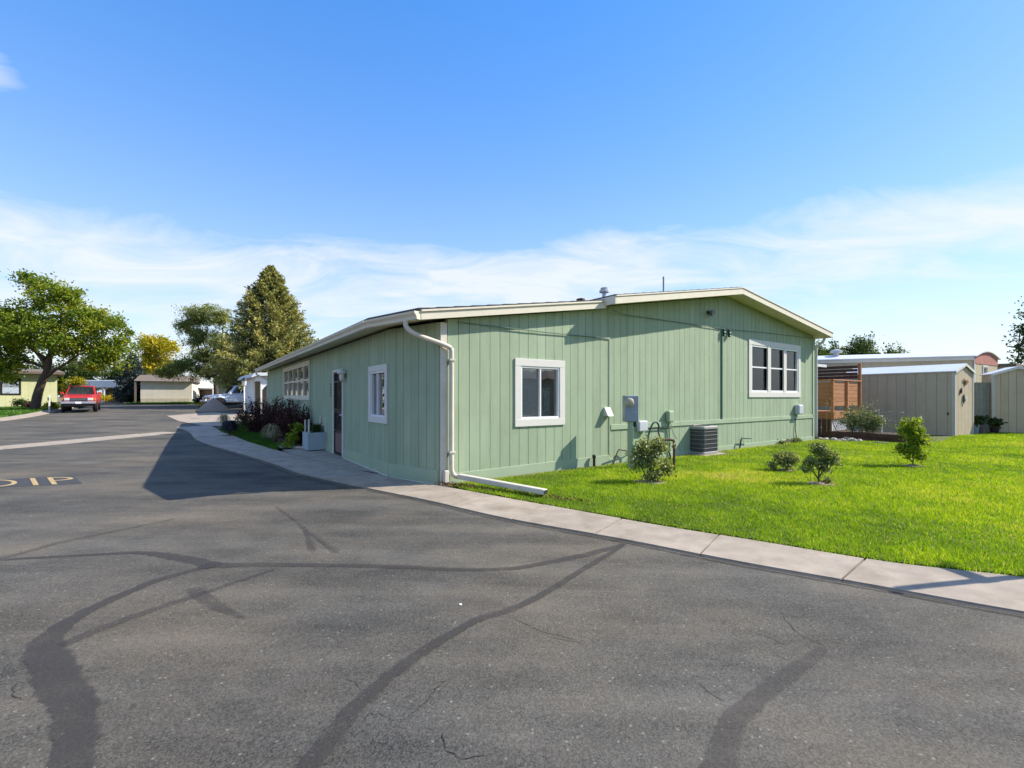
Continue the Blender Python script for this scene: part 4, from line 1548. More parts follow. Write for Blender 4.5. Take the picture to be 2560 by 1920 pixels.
def ubox(name, s, z, w, h, d, m, off=.018, parent=house):
    mb_ = MB(xg)
    mb_.hexa([(s - w / 2, off, z - h / 2), (s + w / 2, off, z - h / 2), (s + w / 2, off + d, z - h / 2), (s - w / 2, off + d, z - h / 2),
              (s - w / 2, off, z + h / 2), (s + w / 2, off, z + h / 2), (s + w / 2, off + d, z + h / 2), (s - w / 2, off + d, z + h / 2)])
    return mb_.build(name, m, parent, bevel=min(.035, d * .3), segs=3)


ubox('cable_box', 12.46, 1.05, .30, .30, .16, M_GREYLT)['label'] = 'pale grey rounded utility box under the triple window'
m_ = MB(xg)
m_.tube([(12.36, .03, .92), (12.37, .035, .7), (12.34, .04, .45), (12.38, .06, .2), (12.33, .10, .0)], .012, 5)
m_.build('cable', M_IRON, house)
ubox('telephone_box', 5.93, .99, .20, .27, .12, M_GREEN2)['label'] = 'small green painted utility box beside the hose'
ubox('sub_panel', 4.95, .80, .30, .24, .10, M_GREYLT)
m_ = MB(xg)
m_.tube([(5.93, .06, .87), (5.94, .06, .5), (5.95, .06, .05)], .02, 6)
m_.tube([(5.98, .06, .87), (6.05, .08, .6), (6.15, .12, .45)], .01, 5)
m_.build('conduit', M_GREEN2, house)
m_ = MB(xg)
m_.tube([(5.2, .05, .72), (5.7, .05, .72), (6.0, .06, .70)], .012, 5)
m_.build('pipe', M_IRON, house)
m_ = MB(xg)
m_.tube([(6.9, .05, .74), (7.15, .06, .76), (7.22, .08, .74), (7.23, .10, .15)], .018, 6)
m_.build('pipe', M_IRON, house)
m_ = MB(xg)
m_.tube([(3.80, .25, .02), (4.0, .2, .30), (4.05, .2, .35), (4.5, .10, .27), (4.7, .02, .25)], .014, 6)
m_.build('pipe', M_RUST, house)
m_ = MB(xg)
m_.tube([(3.42, .10, .0), (3.42, .10, .22)], .028, 7)
m_.lathe([(.035, .21), (.04, .26), (.02, .28)], (3.42, .10, 0), 8)
m_.build('standpipe', M_IRON, house)
m_ = MB(xg)
m_.tube([(8.95, .10, .02), (9.0, .12, .28), (9.05, .12, .33), (9.5, .12, .30)], .022, 6)
m_.build('pipe', M_HOSE, house)
# wall lantern beside the door
ln = MB()
px, py, pz = x2(14.12, .10, 1.93)
ln.lathe([(.01, .17), (.03, .16), (.10, .10), (.115, .06), (.10, .05)], (px, py, pz), 12)
lo_ = ln.build('wall_lantern', M_WHITE, house)
ln = MB()
ln.lathe([(.07, .05), (.06, -.07), (.05, -.10), (.01, -.13)], (px, py, pz), 10)
ln.build('lamp_glass', M_LENS, lo_)
ln = MB()
ln.bar(x2(14.12, .018, 1.9), x2(14.12, .10, 2.08), .03, .03)
ln.build('bracket', M_IRON, lo_)

# lawn extension pipe of the downspout (lies on the grass)
d0 = house.matrix_basis @ Vector((.30, -.16, .155))
tp = thing('drain_pipe', 'long white downspout extension lying across the lawn edge', 'pipe', (0, 0, 0))
m_ = MB()
a_, b_ = Vector((-.86, 7.72, .16)), Vector((.47, 6.66, .115))
m_.bar(a_, b_, .105, .075)
m_.build('pipe', M_CREAMW, tp, bevel=.008)
m_ = MB()
m_.bar(b_ - (b_ - a_).normalized() * .002, b_ + (b_ - a_).normalized() * .003, .085, .055)
m_.build('opening', M_DARK, tp)

# ================================================================== things on the lawn side
# electricity meter pedestal: faces along the wall towards the street
t = thing('meter_pedestal', 'grey electricity meter box on a post in front of the gable wall', 'meter', (2.37, 9.50, 0), R(95))
MB().box(-.04, .05, -.045, .045, -.1, .98).build('post', M_GREEN2, t, bevel=.006)
b = MB().box(-.06, .12, -.15, .13, .95, 1.475).build('box', M_GREYBOX, t, bevel=.010)
MB().box(-.068, -.062, -.14, .12, .97, 1.15).build('cover', M_GREYBOX, b, bevel=.002)
g = MB()
g.lathe([(.085, 0), (.085, -.03), (.074, -.035), (.072, -.065), (.064, -.075), (.01, -.078)], (-.064, .045, 1.34), 18, 'x')
g.build('meter_dial', mat('dial', (.42, .36, .27), .3, .2, 25), t, smooth=True)
g = MB()
g.lathe([(.094, 0), (.094, -.025)], (-.0625, .045, 1.34), 18, 'x')
g.build('ring', M_STEEL, t)
MB().box(-.02, .04, -.11, -.06, .84, .96).build('conduit', M_IRON, t)

# brown bent iron pipe
t = thing('bent_pipe', 'rusty bent iron pipe standing behind the leafy shrub', 'pipe', (3.09, 9.06, 0), ANG)
MB().tube(smooth_line([(0, 0, -.05), (0, 0, .55), (-.02, .02, .62), (-.12, .06, .635), (-.42, .15, .63)], 4), .024, 8).build('pipe', M_RUST, t, smooth=True)
MB().lathe([(.034, .48), (.036, .55)], (0, 0, 0), 8).build('collar', M_RUST, t)
# garden hose on its holder
t = thing('garden_hose', 'dark green garden hose looped over the wall behind the shrub', 'hose', (3.05, 10.35, 0), ANG)
pts = [(-.25, -.06, .30), (-.22, -.08, .62), (-.1, -.09, .86), (.02, -.1, .90), (.1, -.1, .82), (.08, -.1, .7)]
MB().tube(smooth_line(pts, 5), .02, 7).build('hose', M_HOSE, t, smooth=True)
pts = [(.08, -.1, .7), (.16, -.14, .45), (.34, -.2, .22), (.36, -.2, .08), (.25, -.25, .03)]
MB().tube(smooth_line(pts, 5), .016, 7).build('hose_end', M_IRON, t, smooth=True)

# air conditioner
t = thing('air_conditioner', 'square air conditioning unit with dark louvred sides on a pad', 'air conditioner', (4.66, 11.86, 0), ANG)
hw = .35


def rrect(h, r, n=4):
    o = []
    for cx_, cy_, a0 in ((h - r, h - r, 0), (-h + r, h - r, 90), (-h + r, -h + r, 180), (h - r, -h + r, 270)):
        for k in range(n + 1):
            a = R(a0 + 90 * k / n)
            o.append((cx_ + r * math.cos(a), cy_ + r * math.sin(a)))
    return o


MB().box(-.45, .45, -.45, .45, -.05, .06).build('pad', M_CONC, t, bevel=.01)
MB().prism(rrect(hw - .02, .08), .10, .66).build('body', mat('ac_dark', (.055, .058, .062), .6, .15, 6), t)
M_AC = mat('ac_grey', (.30, .30, .285), .5, .06, 5)
MB().prism(rrect(hw, .09), .66, .73).build('top', M_AC, t, bevel=.012)
MB().prism(rrect(hw, .09), .06, .115).build('base', M_AC, t, bevel=.006)
for z in (.20, .305, .41, .515, .60):
    MB().prism(rrect(hw - .004, .088), z, z + .009).build('louvre', M_AC, t)
for k in range(40):
    an = 0
slat = MB()
rr = rrect(hw - .012, .085, 6)
for i in range(len(rr)):
    p, q = Vector(rr[i]), Vector(rr[(i + 1) % len(rr)])
    n = max(1, int((q - p).length / .04))
    for j in range(n):
        c = p.lerp(q, j / n)
        slat.box(c.x - .004, c.x + .004, c.y - .004, c.y + .004, .11, .66)
slat.build('grille_wires', mat('ac_wire', (.13, .13, .135), .5), t)
MB().box(-hw - .004, -hw + .1, .08, hw - .02, .11, .66).build('service_panel', M_AC, t, bevel=.004)
MB().tube([(-.3, .35, .25), (-.42, .42, .22), (-.7, .45, .2), (-.75, .5, .25)], .028, 7).build('insulated_pipe', M_DRYSTALK, t, smooth=True)
g = MB()
g.lathe([(.26, .731), (.26, .742), (.05, .745)], (0, 0, 0), 24)
g.build('fan_guard', mat('ac_dark', (.05, .05, .05)), t)

# outdoor shrubs --------------------------------------------------------------------


def shrub(name, label, loc, stems, blobs, m, nsub, per, sub_r, leaf, tint0=.5, cat='shrub', aspect=.5, group=None, soil=.0, sm=M_STEM):
    t = thing(name, label, cat, loc, 0, group)
    mb = MB()
    for pts, r in stems:
        q = smooth_line(pts, 3)
        mb.tube(q, [r * (1 - .65 * i / (len(q) - 1)) for i in range(len(q))], 5)
    P, ct, cc = crown_points(blobs, nsub, per, sub_r, shell=.25)
    tips = [Vector(p[-1]) for p, _ in stems] + [Vector(p[len(p) // 2]) for p, _ in stems]
    for c in cc[::2]:
        c = Vector(c)
        e = min(tips, key=lambda p: (p - c).length)
        mb.tube([e, e.lerp(c, .5) + Vector((0, 0, .03)), c], [.006, .005, .003], 4, cap=False)
    mb.build('stems', sm, t, smooth=True)
    P = P[P[:, 2] > .02]
    ct = np.resize(ct, len(P))
    leaf_cloud('foliage', P, leaf, m, tint0 + .12 * ct + RNG.normal(size=len(P)) * .17, t, aspect)
    if soil:
        mb = MB()
        pl = []
        for k in range(18):
            a = 2 * math.pi * k / 18
            r = soil * random.uniform(.75, 1.2)
            pl.append((r * 1.25 * math.cos(a), r * .8 * math.sin(a)))
        mb.add([(x, y, .042) for x, y in pl] + [(0, 0, .075)], [(k, (k + 1) % 18, 18) for k in range(18)])
        mb.build('mulch_ring', M_MULCH2, t, smooth=True)
    return t


M_MULCH2 = mat('pale_mulch', (.27, .20, .14), .95, .5, 40, .8, 60)
st = lambda *p: (list(p), .014)
shrub('leafy_shrub', 'tall leafy shrub in front of the meter box on the lawn', (2.28, 7.86, 0),
      [st((0, 0, 0), (.02, 0, .3), (-.12, .02, .62)), st((.02, 0, 0), (.08, .02, .35), (.16, 0, .7)), st((0, .02, 0), (-.03, .06, .4), (.0, .1, .78)), st((0, 0, 0), (-.14, .05, .3), (-.25, .1, .45)), st((0, 0, 0), (.14, -.03, .25), (.28, .05, .4))],
      [(-.1, .02, .58, .20, .18, .20), (.13, .03, .62, .20, .18, .18), (0, .0, .38, .24, .2, .16), (-.26, .05, .34, .10, .1, .2), (.03, -.02, .16, .15, .12, .12), (.28, .05, .27, .1, .1, .12)],
      L_SHRUB, 130, 24, .085, .055, .66, soil=.24)
shrub('round_shrub', 'small rounded shrub, first of the three right of the air conditioner', (5.25, 9.1, 0),
      [st((0, 0, 0), (.02, 0, .15), (-.1, 0, .32)), st((0, 0, 0), (.05, 0, .2), (.12, .02, .36)), st((0, 0, 0), (0, .03, .2), (.0, .02, .4))],
      [(0, 0, .26, .24, .22, .18), (-.24, 0, .14, .1, .08, .07)], L_SHRUB, 120, 24, .075, .045, .68, soil=.14)
shrub('sapling_shrub', 'open branching shrub with dark leaves nearest the road on the right', (4.98, 7.7, 0),
      [st((0, 0, 0), (0, .01, .2), (.05, 0, .45), (.08, 0, .62)), st((0, 0, .1), (-.12, .02, .28), (-.24, .0, .36)), st((0, 0, .15), (.15, .02, .35), (.27, 0, .45)), st((0, 0, 0), (.1, -.02, .08), (.16, 0, .12))],
      [(.04, 0, .58, .16, .15, .12), (.2, 0, .44, .16, .14, .12), (-.12, 0, .40, .15, .12, .1), (.08, 0, .33, .14, .12, .1), (-.24, 0, .28, .08, .08, .1), (.15, 0, .09, .07, .07, .05)],
      L_SHRUB, 110, 24, .075, .050, .62, soil=.2)
shrub('yellow_green_shrub', 'lime green shrub with a bare stem in front of the raised bed', (8.19, 9.72, 0),
      [st((0, 0, 0), (.02, 0, .2), (0, 0, .5), (.02, 0, .8)), st((0, 0, .12), (-.15, .02, .3), (-.28, 0, .36)), st((0, 0, .2), (.12, 0, .5), (.18, 0, .8))],
      [(.0, 0, .80, .26, .22, .24), (.10, 0, .58, .24, .2, .18), (-.20, 0, .40, .18, .12, .10), (.03, 0, .36, .16, .14, .12), (.20, 0, .22, .10, .08, .08), (-.05, 0, .2, .10, .08, .08)],
      L_GRN, 170, 22, .085, .058, .72, soil=.16)

# ================================================================== deck, bed, sheds, neighbour on the right
DK = (11.42, 16.9)
t = thing('wooden_deck', 'orange cedar deck with slatted railings behind the green house', 'deck', (DK[0], DK[1], 0), ANG)
DL, DD = 2.6, 3.2
fl = MB().box(.0, DL, .0, DD, .86, .90).build('floor', M_CEDAR, t)
for z in (.66,):
    MB().box(-.02, DL, -.03, -.002, z, .92).build('rim_board', M_CEDAR, t, bevel=.004)
    MB().box(-.03, -.002, .0, DD, z, .92).build('rim_board', M_CEDAR, t, bevel=.004)
# lattice skirt as single laths
for k in range(14):
    x = .02 + k * .18
    MB().bar((x, -.004, .02), (min(DL - .02, x + .62), -.004, .02 + .62 * min(1, (DL - .02 - x) / .62)), .012, .035, up=(0, 0, 1)).build('lath', M_LATT, t)
    MB().bar((x, .012, .64), (min(DL - .02, x + .62), .012, .64 - .62 * min(1, (DL - .02 - x) / .62)), .012, .035, up=(0, 0, 1)).build('lath', M_LATT, t)
MB().box(.0, DL, .03, .05, .0, .65).build('lattice_backing', M_LATT, t)
for k in range(9):
    MB().box(-.02, .0, .05 + k * .34, .05 + k * .34 + .3, .02, .65).build('skirt_board', M_BROWN, t)
# railing posts, rails and slats
for x, y in ((.0, .0), (1.28, .0), (DL - .06, .0), (.0, 1.5), (.0, DD - .1)):
    MB().box(x - .01, x + .085, y - .015, y + .08, .6, 2.08 if x < 2 else 2.75).build('post', M_CEDAR, t, bevel=.005)
for x0, x1_ in ((.09, 1.06), (1.375, 2.30)):
    for k in range(6):
        z = 1.12 + k * .145
        MB().box(x0 - .02, x1_, .02, .042, z, z + .129).build('slat', M_CEDAR, t, bevel=.004)
for k in range(6):
    z = 1.12 + k * .145
    MB().box(.02, .042, .1, 1.5, z, z + .129).build('slat', M_CEDAR, t, bevel=.004)
    MB().box(.02, .042, 1.6, DD - .1, z, z + .129).build('slat', M_CEDAR, t, bevel=.004)
MB().box(-.03, DL, -.03, .10, 2.03, 2.075).build('rail', M_CEDAR, t, bevel=.005)
MB().box(-.03, .10, .12, DD, 2.03, 2.075).build('rail', M_CEDAR, t, bevel=.005)
# dark privacy boards at the back
for k in range(13):
    z = .98 + k * .135
    MB().box(-.2, DL - .05, DD - .02, DD + .01, z, z + .115).build('privacy_board', M_BROWN, t)
for k in range(4):
    z = 2.16 + k * .135
    MB().box(DL - .05, DL - .03, .1, DD, z, z + .11).build('privacy_board', M_BROWN, t)
# awning
a = MB().box(-1.2, 1.75, .9, DD + .6, 2.66, 2.70).build('awning', M_METALR, t)
MB().box(-1.2, 1.75, .86, .90, 2.60, 2.70).build('fascia', M_METALR, a, bevel=.005)
for x in (-.05, .6, 1.25):
    MB().box(x, x + .05, .92, DD + .5, 2.56, 2.655).build('rafter', M_BROWN, a)
MB().box(.3, 2.3, DD - .06, DD - .03, 2.42, 2.46).build('light_strip', M_LATT, t)

# raised bed
BD = (12.04, 14.55)
t = thing('raised_bed', 'brown timber raised garden bed with a pale block end', 'garden bed', (BD[0], BD[1], 0), ANG)
BL, BW = 1.55, 2.0
for k in range(2):
    z0, z1 = k * .15 - .02, k * .15 + .125
    MB().box(.0, .06, .0, BW, z0, z1).build('timber', M_BROWN, t, bevel=.006)
    MB().box(.0, BL, BW, BW + .06, z0, z1).build('timber', M_BROWN, t, bevel=.006)
for k in range(4):
    MB().box(.07 + k * .375, .07 + k * .375 + .365, -.06, .08, -.02, .27).build('block', mat('block', (.55, .45, .37), .9, .1, 6), t, bevel=.01)
MB().box(.06, BL, .08, BW, -.05, .24).build('soil', M_SOIL, t)


def rel(base, x, y):
    return (base[0] + GX.x * x + GY.x * y, base[1] + GX.y * x + GY.y * y)


for k, (x, y, r, h, lab, tn) in enumerate(((.35, 1.5, .46, .92, 'grey green herb clump at the back left of the raised bed', .5), (.45, .95, .42, .80, 'grey green bushy herb in the middle of the raised bed', .45), (.95, 1.3, .45, .88, 'darker leafy clump at the back right of the raised bed', .35))):
    px, py = rel(BD, x, y)
    shrub('herb_clump', lab, (px, py, .22), [st((0, 0, 0), (.02, 0, h * .4), (.05, 0, h * .7)), st((0, 0, 0), (-.1, 0, h * .4), (-.2, 0, h * .6)), st((0, 0, 0), (.1, .05, h * .4), (.2, .1, h * .6))],
          [(0, 0, h * .5, r, r, h * .5)], L_GREY, 130, 22, .10, .05, tn + .08, cat='plant', group='herbs in the raised bed')
px, py = rel(BD, .5, 1.6)
t = thing('dry_stalks', 'tall dry flower stalks rising above the raised bed', 'plant', (px, py, .22))
mb = MB()
PP = []
for k in range(26):
    x, y = random.uniform(-.6, .7), random.uniform(-.4, .4)
    h = random.uniform(.6, 1.15)
    lx, ly = random.uniform(-.15, .15), random.uniform(-.1, .1)
    mb.tube([(x, y, 0), (x + lx * .3, y + ly * .4, h * .5), (x + lx, y + ly, h)], [.006, .005, .003], 4)
    for j in range(7):
        PP.append((x + lx + random.gauss(0, .04), y + ly + random.gauss(0, .04), h + random.gauss(0, .04)))
mb.build('stalks', M_DRYSTALK, t)
leaf_cloud('seed_heads', np.array(PP), .045, L_STRAW, RNG.uniform(.2, .9, len(PP)), t)
for k, (x, y, lab) in enumerate(((1.2, .55, 'wire tomato cage at the right end of the raised bed'), (.9, .95, 'wire tomato cage among the herbs of the raised bed'))):
    px, py = rel(BD, x, y)
    t = thing('tomato_cage', lab, 'cage', (px, py, .22), k * .4, 'wire cages in the raised bed')
    mb = MB()
    for z, r in ((.15, .14), (.45, .18), (.72, .21)):
        mb.tube([(r * math.cos(a_ * .5236), r * math.sin(a_ * .5236), z) for a_ in range(13)], .006, 4)
    mb.build('rings', M_WIRE, t)
    mb = MB()
    for j in range(4):
        a_ = j * math.pi / 2
        mb.tube([(.12 * math.cos(a_), .12 * math.sin(a_), 0), (.24 * math.cos(a_), .24 * math.sin(a_), .95)], .006, 4)
    mb.build('legs', M_WIRE, t)
px, py = rel(BD, 1.3, 1.0)
t = thing('garden_hydrant', 'white topped post tap behind the raised bed', 'tap', (px, py, 0), ANG)
MB().box(-.04, .04, -.04, .04, 0, .78).build('post', M_GREYLT, t, bevel=.005)
MB().tube([(-.02, 0, .76), (-.12, 0, .80), (-.16, 0, 1.02)], .015, 6).build('handle', M_WHITE, t)
MB().box(-.12, .06, -.05, .05, .775, .81).build('cap', M_WHITE, t, bevel=.006)
t = tag(MB().lathe([(.01, .035), (.20, .04), (.21, .06), (.18, .068), (.02, .07)], (11.2, 14.45, 0), 16).build('valve_lid', mat('lid_green', (.03, .06, .035), .6)), 'round dark green valve cover in the grass by the raised bed', 'lid')

# stones at the corner of the house
for k in range(14):
    x, y = 10.25 + random.uniform(-.15, .85), 15.25 + random.uniform(-.25, .55)
    r = random.uniform(.05, .13)
    mb = MB()
    mb.lathe([(r * .3, -r * .3), (r, 0), (r * .9, r * .3), (r * .45, r * .6), (r * .1, r * .65)], (0, 0, 0), 7)
    for i, v in enumerate(mb.v):
        mb.v[i] = (v[0] * random.uniform(.8, 1.2), v[1] * random.uniform(.8, 1.2), v[2] * random.uniform(.85, 1.15))
    o = mb.build('stone', M_ROCK)
    o.location = (x, y, .05)
    tag(o, 'pale rounded stone in the heap at the foot of the house corner', 'stone', 'stones at the house corner')
shrub('weed_clump', 'low weeds growing against the gable wall under the triple window', (8.6, 14.55, 0.02), [st((0, 0, 0), (.05, 0, .08), (.1, 0, .12))],
      [(0, 0, .1, .28, .1, .09), (.35, .25, .09, .2, .1, .07), (-.5, -.38, .08, .2, .1, .07)], L_SHRUB, 36, 14, .06, .05, .45, cat='weed')

# sheds ---------------------------------------------------------------------------------


def shed(name, label, corner, wid, dep, ze, zp, m, pitch, over=.06, roofm=M_METALR, side_m=None, rz=ANG):
    t = thing(name, label, 'shed', (corner[0], corner[1], 0), rz)
    zt_ = lambda s: ze + (zp - ze) * (1 - abs(s - wid / 2) / (wid / 2))
    board_wall(t, 'front_wall', lambda s, d, z: (s, -d, z), 0, wid, .03, zt_, pitch, m, cuts=(wid / 2,), back=.05, d=.014, gap=.014, bname='panel')
    board_wall(t, 'side_wall', lambda s, d, z: (-d, dep - s, z), 0, dep - .052, .03, lambda s: ze, pitch, side_m or m, back=.05, d=.014, gap=.014, bname='panel')
    MB().box(wid - .05, wid, .06, dep, .03, ze).build('back_side_wall', m, t)
    cells_mesh(solid_cells(.05, wid - .05, .03, zt_, [], (wid / 2,)), lambda s, d, z: (s, dep + d, z), -.05, 0).build('rear_wall', m, t)
    k = (zp - ze) / (wid / 2)
    prof = [(-over, ze - k * over + .01), (wid / 2, zp + .01), (wid + over, ze - k * over + .01)]
    mb = MB()
    for (xa, za), (xb, zb_) in zip(prof[:-1], prof[1:]):
        mb.hexa([(xa, -over, za), (xb, -over, zb_), (xb, dep + over, zb_), (xa, dep + over, za), (xa, -over, za + .035), (xb, -over, zb_ + .035), (xb, dep + over, zb_ + .035), (xa, dep + over, za + .035)])
    rf = mb.build('roof', roofm, t)
    for (xa, za), (xb, zb_) in zip(prof[:-1], prof[1:]):
        mb = MB()
        mb.hexa([(xa, -over - .02, za - .06), (xb, -over - .02, zb_ - .06), (xb, -over - .001, zb_ - .06), (xa, -over - .001, za - .06), (xa, -over - .02, za + .04), (xb, -over - .02, zb_ + .04), (xb, -over - .001, zb_ + .04), (xa, -over - .001, za + .04)])
        mb.build('rake_trim', M_WHITE, rf)
    for x0, x1_, y0, y1 in ((-.022, .055, -.03, -.0145), (wid - .055, wid + .01, -.03, -.0145), (-.03, -.0145, -.0142, .06)):
        MB().box(x0, x1_, y0, y1, .02, ze - .03).build('corner_trim', M_TAN2, t)
    return t


sh1 = shed('garden_shed', 'tan metal shed with bird ornaments on its sunlit end wall', (15.97, 17.15), 1.75, 3.6, 2.36, 2.64, M_TAN, .31, rz=R(30))
MB().box(-.03, -.015, .15, .19, .78, .88).build('door_latch', M_IRON, sh1)
sh2 = shed('garden_shed', 'yellowish tan shed cut by the right edge of the photo', (19.12, 18.9), 1.5, .85, 2.34, 2.60, mat('shed_straw', (0.52, 0.42, 0.275), 0.7, 0.05, 2.5, 0.05, 80, objvar=0.05, stain=0.2, sscale=1.6), .235, rz=R(-24))
SH1, A1 = (15.97, 17.15), R(30)
sh2['group'] = sh1['group'] = 'tan garden sheds'


def ornament(label, s, z, poly, m, name='bird_ornament'):
    t = thing(name, label, 'ornament', (SH1[0] + math.cos(A1) * s + math.sin(A1) * .04, SH1[1] + math.sin(A1) * s - math.cos(A1) * .04, z), A1, 'ornaments on the shed end')
    mb = MB()
    mb.extr(poly, -.012, .006)
    mb.build('body', m, t)
    mb = MB()
    n = len(poly)
    c = (sum(p[0] for p in poly) / n, sum(p[1] for p in poly) / n)
    mb.extr([(c[0] + (p[0] - c[0]) * .5, c[1] + (p[1] - c[1]) * .5 + .01) for p in poly], -.024, -.0125)
    mb.build('wing', m, t)
    return t


M_COP = mat('copper_brown', (.20, .11, .06), .5, .2, 8)
ornament('brown goose shaped metal ornament, topmost on the shed end', .95, 2.0, [(-.24, .08), (-.2, .12), (-.15, .06), (-.05, .06), (.1, .07), (.26, 0), (.12, -.05), (.0, -.12), (-.08, -.08), (-.14, 0), (-.19, .02)], M_COP)
ornament('small dark bird ornament on the left of the shed end', .48, 1.66, [(-.12, -.12), (-.04, -.02), (.0, .1), (.08, .13), (.1, .05), (.06, -.1), (-.02, -.06)], M_IRON)
ornament('dark long tailed bird ornament, lowest on the shed end', .72, 1.42, [(-.12, -.34), (-.04, -.06), (-.02, .08), (.04, .13), (.08, .08), (.04, -.08), (-.06, -.2)], M_IRON)
ornament('white flower ornament beside the long tailed bird', .93, 1.38, [(-.1, 0), (-.04, .08), (.04, .05), (.1, .1), (.12, .0), (.06, -.08), (-.02, -.1)], M_WHITE, 'flower_ornament')

# narrow dark passage between the sheds with boards painted as wall shade behind it and pots in front
t = thing('shade_boards', 'narrow grey green boards painted as shade on the cream wall between the two sheds', 'shading', (18.05, 19.0, 0), 0)
for k in range(7):  # added boards, their grey green stands in for shade on the cream wall
    MB().box(k * .16, k * .16 + .152, 0, .02, .02, 2.02 + random.uniform(-.01, .01)).build('board', mat('wall_shade_grey', (.24, .235, .18), .85, .15, 5, objvar=.12), t)
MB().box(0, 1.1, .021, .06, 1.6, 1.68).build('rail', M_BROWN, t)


def pot(label, x, y, r, h, m, plant, nsub=26, ph=.4):
    t = thing('potted_plant', label, 'potted plant', (x, y, .02), 0, 'pots between the sheds')
    g = MB()
    g.lathe([(r * .7, 0), (r * .95, h * .85), (r * 1.08, h * .86), (r * 1.08, h), (r * .9, h), (r * .85, h * .9)], (0, 0, 0), 14)
    g.build('pot', m, t, smooth=False)
    P, ct, cc = crown_points([(0, 0, h + ph * .5, r * 1.6, r * 1.6, ph * .55)], nsub, 14, .09, shell=.2)
    mb = MB()
    for c in cc[::2]:
        mb.tube([(0, 0, h * .8), (c[0] * .5, c[1] * .5, h + (c[2] - h) * .6), tuple(c)], [.008, .006, .003], 4, cap=False)
    mb.build('stems', M_STEM, t)
    leaf_cloud('foliage', P, .10, plant, .4 + .2 * ct, t, .5)


pot('grey pot with dark plant against the garden shed', 17.85, 18.3, .12, .36, M_GREYBOX, L_DEEP, 30, .35)
pot('tan pot with dark plant between the sheds', 18.15, 18.4, .13, .36, M_TERRD, L_DEEP, 30, .4)
pot('low pot with broad dark leaves by the straw coloured shed', 18.75, 18.45, .15, .26, M_IRON, L_DEEP, 42, .42)

# neighbour's long mobile home with red arched end
NH = Vector((20.05, 20.64))
nd = Vector((-.92, .39)).normalized()       # long side, going left
ne = Vector((.853, .522)).normalized()      # end wall, going right
t = thing('cream_mobile_home', 'long cream mobile home with red arched gable end behind the sheds', 'house', (NH.x, NH.y, 0))
NL, NE = 11.2, 3.2


def xl(s, d, z):       # long wall seen from the lawn: s runs from the left end to the corner
    p = nd * (NL - s) + Vector((-nd.y, nd.x)) * d * -1
    n = Vector((nd.y, -nd.x)) if Vector((nd.y, -nd.x)).y < 0 else Vector((-nd.y, nd.x))
    p = nd * (NL - s) + n * d
    return (p.x, p.y, z)


def xe(s, d, z):
    n = Vector((ne.y, -ne.x))
    p = ne * s + n * d
    return (p.x, p.y, z)


board_wall(t, 'long_wall', xl, 0, NL, .0, lambda s: 3.05, .36, M_HOME, back=.08, gap=.01, d=.012, bname='panel')
arch = lambda s: 3.18 + .27 * math.sin(math.pi * min(1, max(0, s / NE))) ** .9 * 1.0
board_wall(t, 'end_wall', xe, .05, NE, .0, lambda s: 2.90, .29, M_HOME, [(1.15, 1.75, 2.0, 2.8)], back=.08, gap=.01, d=.012, bname='panel')
win = window(t, xe, 1.10, 1.80, 1.95, 2.85, .06, (), (.5,), blinds=[(0, 1, .0, .5, M_CURTL)], glass=M_GLASS_F)
k = 0
s = .03
while s < NE - .05:
    s2 = min(s + .27, NE)
    N = 3
    mb = MB(xe)
    for j in range(N):
        a_, b_ = s + .006 + (s2 - s - .012) * j / N, s + .006 + (s2 - s - .012) * (j + 1) / N
        mb.hexa([(a_, -.05, 2.90), (b_, -.05, 2.90), (b_, .03, 2.90), (a_, .03, 2.90), (a_, -.05, arch(a_)), (b_, -.05, arch(b_)), (b_, .03, arch(b_)), (a_, .03, arch(a_))])
    mb.build('gable_board', M_RED, t)
    s = s2
# curved roof
mb = MB()
N = 14
for j in range(N):
    a_, b_ = -.12 + (NE + .24) * j / N, -.12 + (NE + .24) * (j + 1) / N
    P = []
    for s_, e_ in ((a_, -.12), (b_, -.12), (b_, NL), (a_, NL)):
        p = ne * s_ + nd * e_
        P.append((p.x, p.y, arch(s_) + .01))
    mb.hexa(P + [(x, y, z + .05) for x, y, z in P])
rf = mb.build('roof', M_METALR, t)
mb = MB(xl)
mb.hexa([(0, .0, 3.05), (NL, .0, 3.05), (NL, .06, 3.05), (0, .06, 3.05), (0, .0, 3.185), (NL, .0, 3.185), (NL, .06, 3.185), (0, .06, 3.185)])
mb.build('eave_trim', M_WHITE, t)
for e_, s_ in ((5.4, .9),):
    p = ne * s_ + nd * e_
    g = MB()
    g.lathe([(.12, 3.2), (.12, 3.58), (.24, 3.59), (.24, 3.70), (.05, 3.78)], (p.x, p.y, 0), 12)
    g.build('roof_vent', M_STEEL, t)
mb = MB(xe)
mb.hexa([(.0, .013, .0), (.12, .013, .0), (.12, .03, .0), (.0, .03, .0), (.0, .013, 3.16), (.12, .013, 3.16), (.12, .03, 3.16), (.0, .03, 3.16)])
mb.build('corner_trim', M_GREYLT, t)
# dark roof edge of a further home at the right
t = thing('far_flat_home', 'dark roofed home showing just above the yellowish tan shed', 'house', (30, 28.5, 0), ANG)
MB().box(0, 10, 0, 4, 0, 3.3).build('wall', M_HOME, t)
MB().box(-.2, 10.2, -.2, 4.2, 3.301, 3.45).build('roof', M_BRROOF, t)

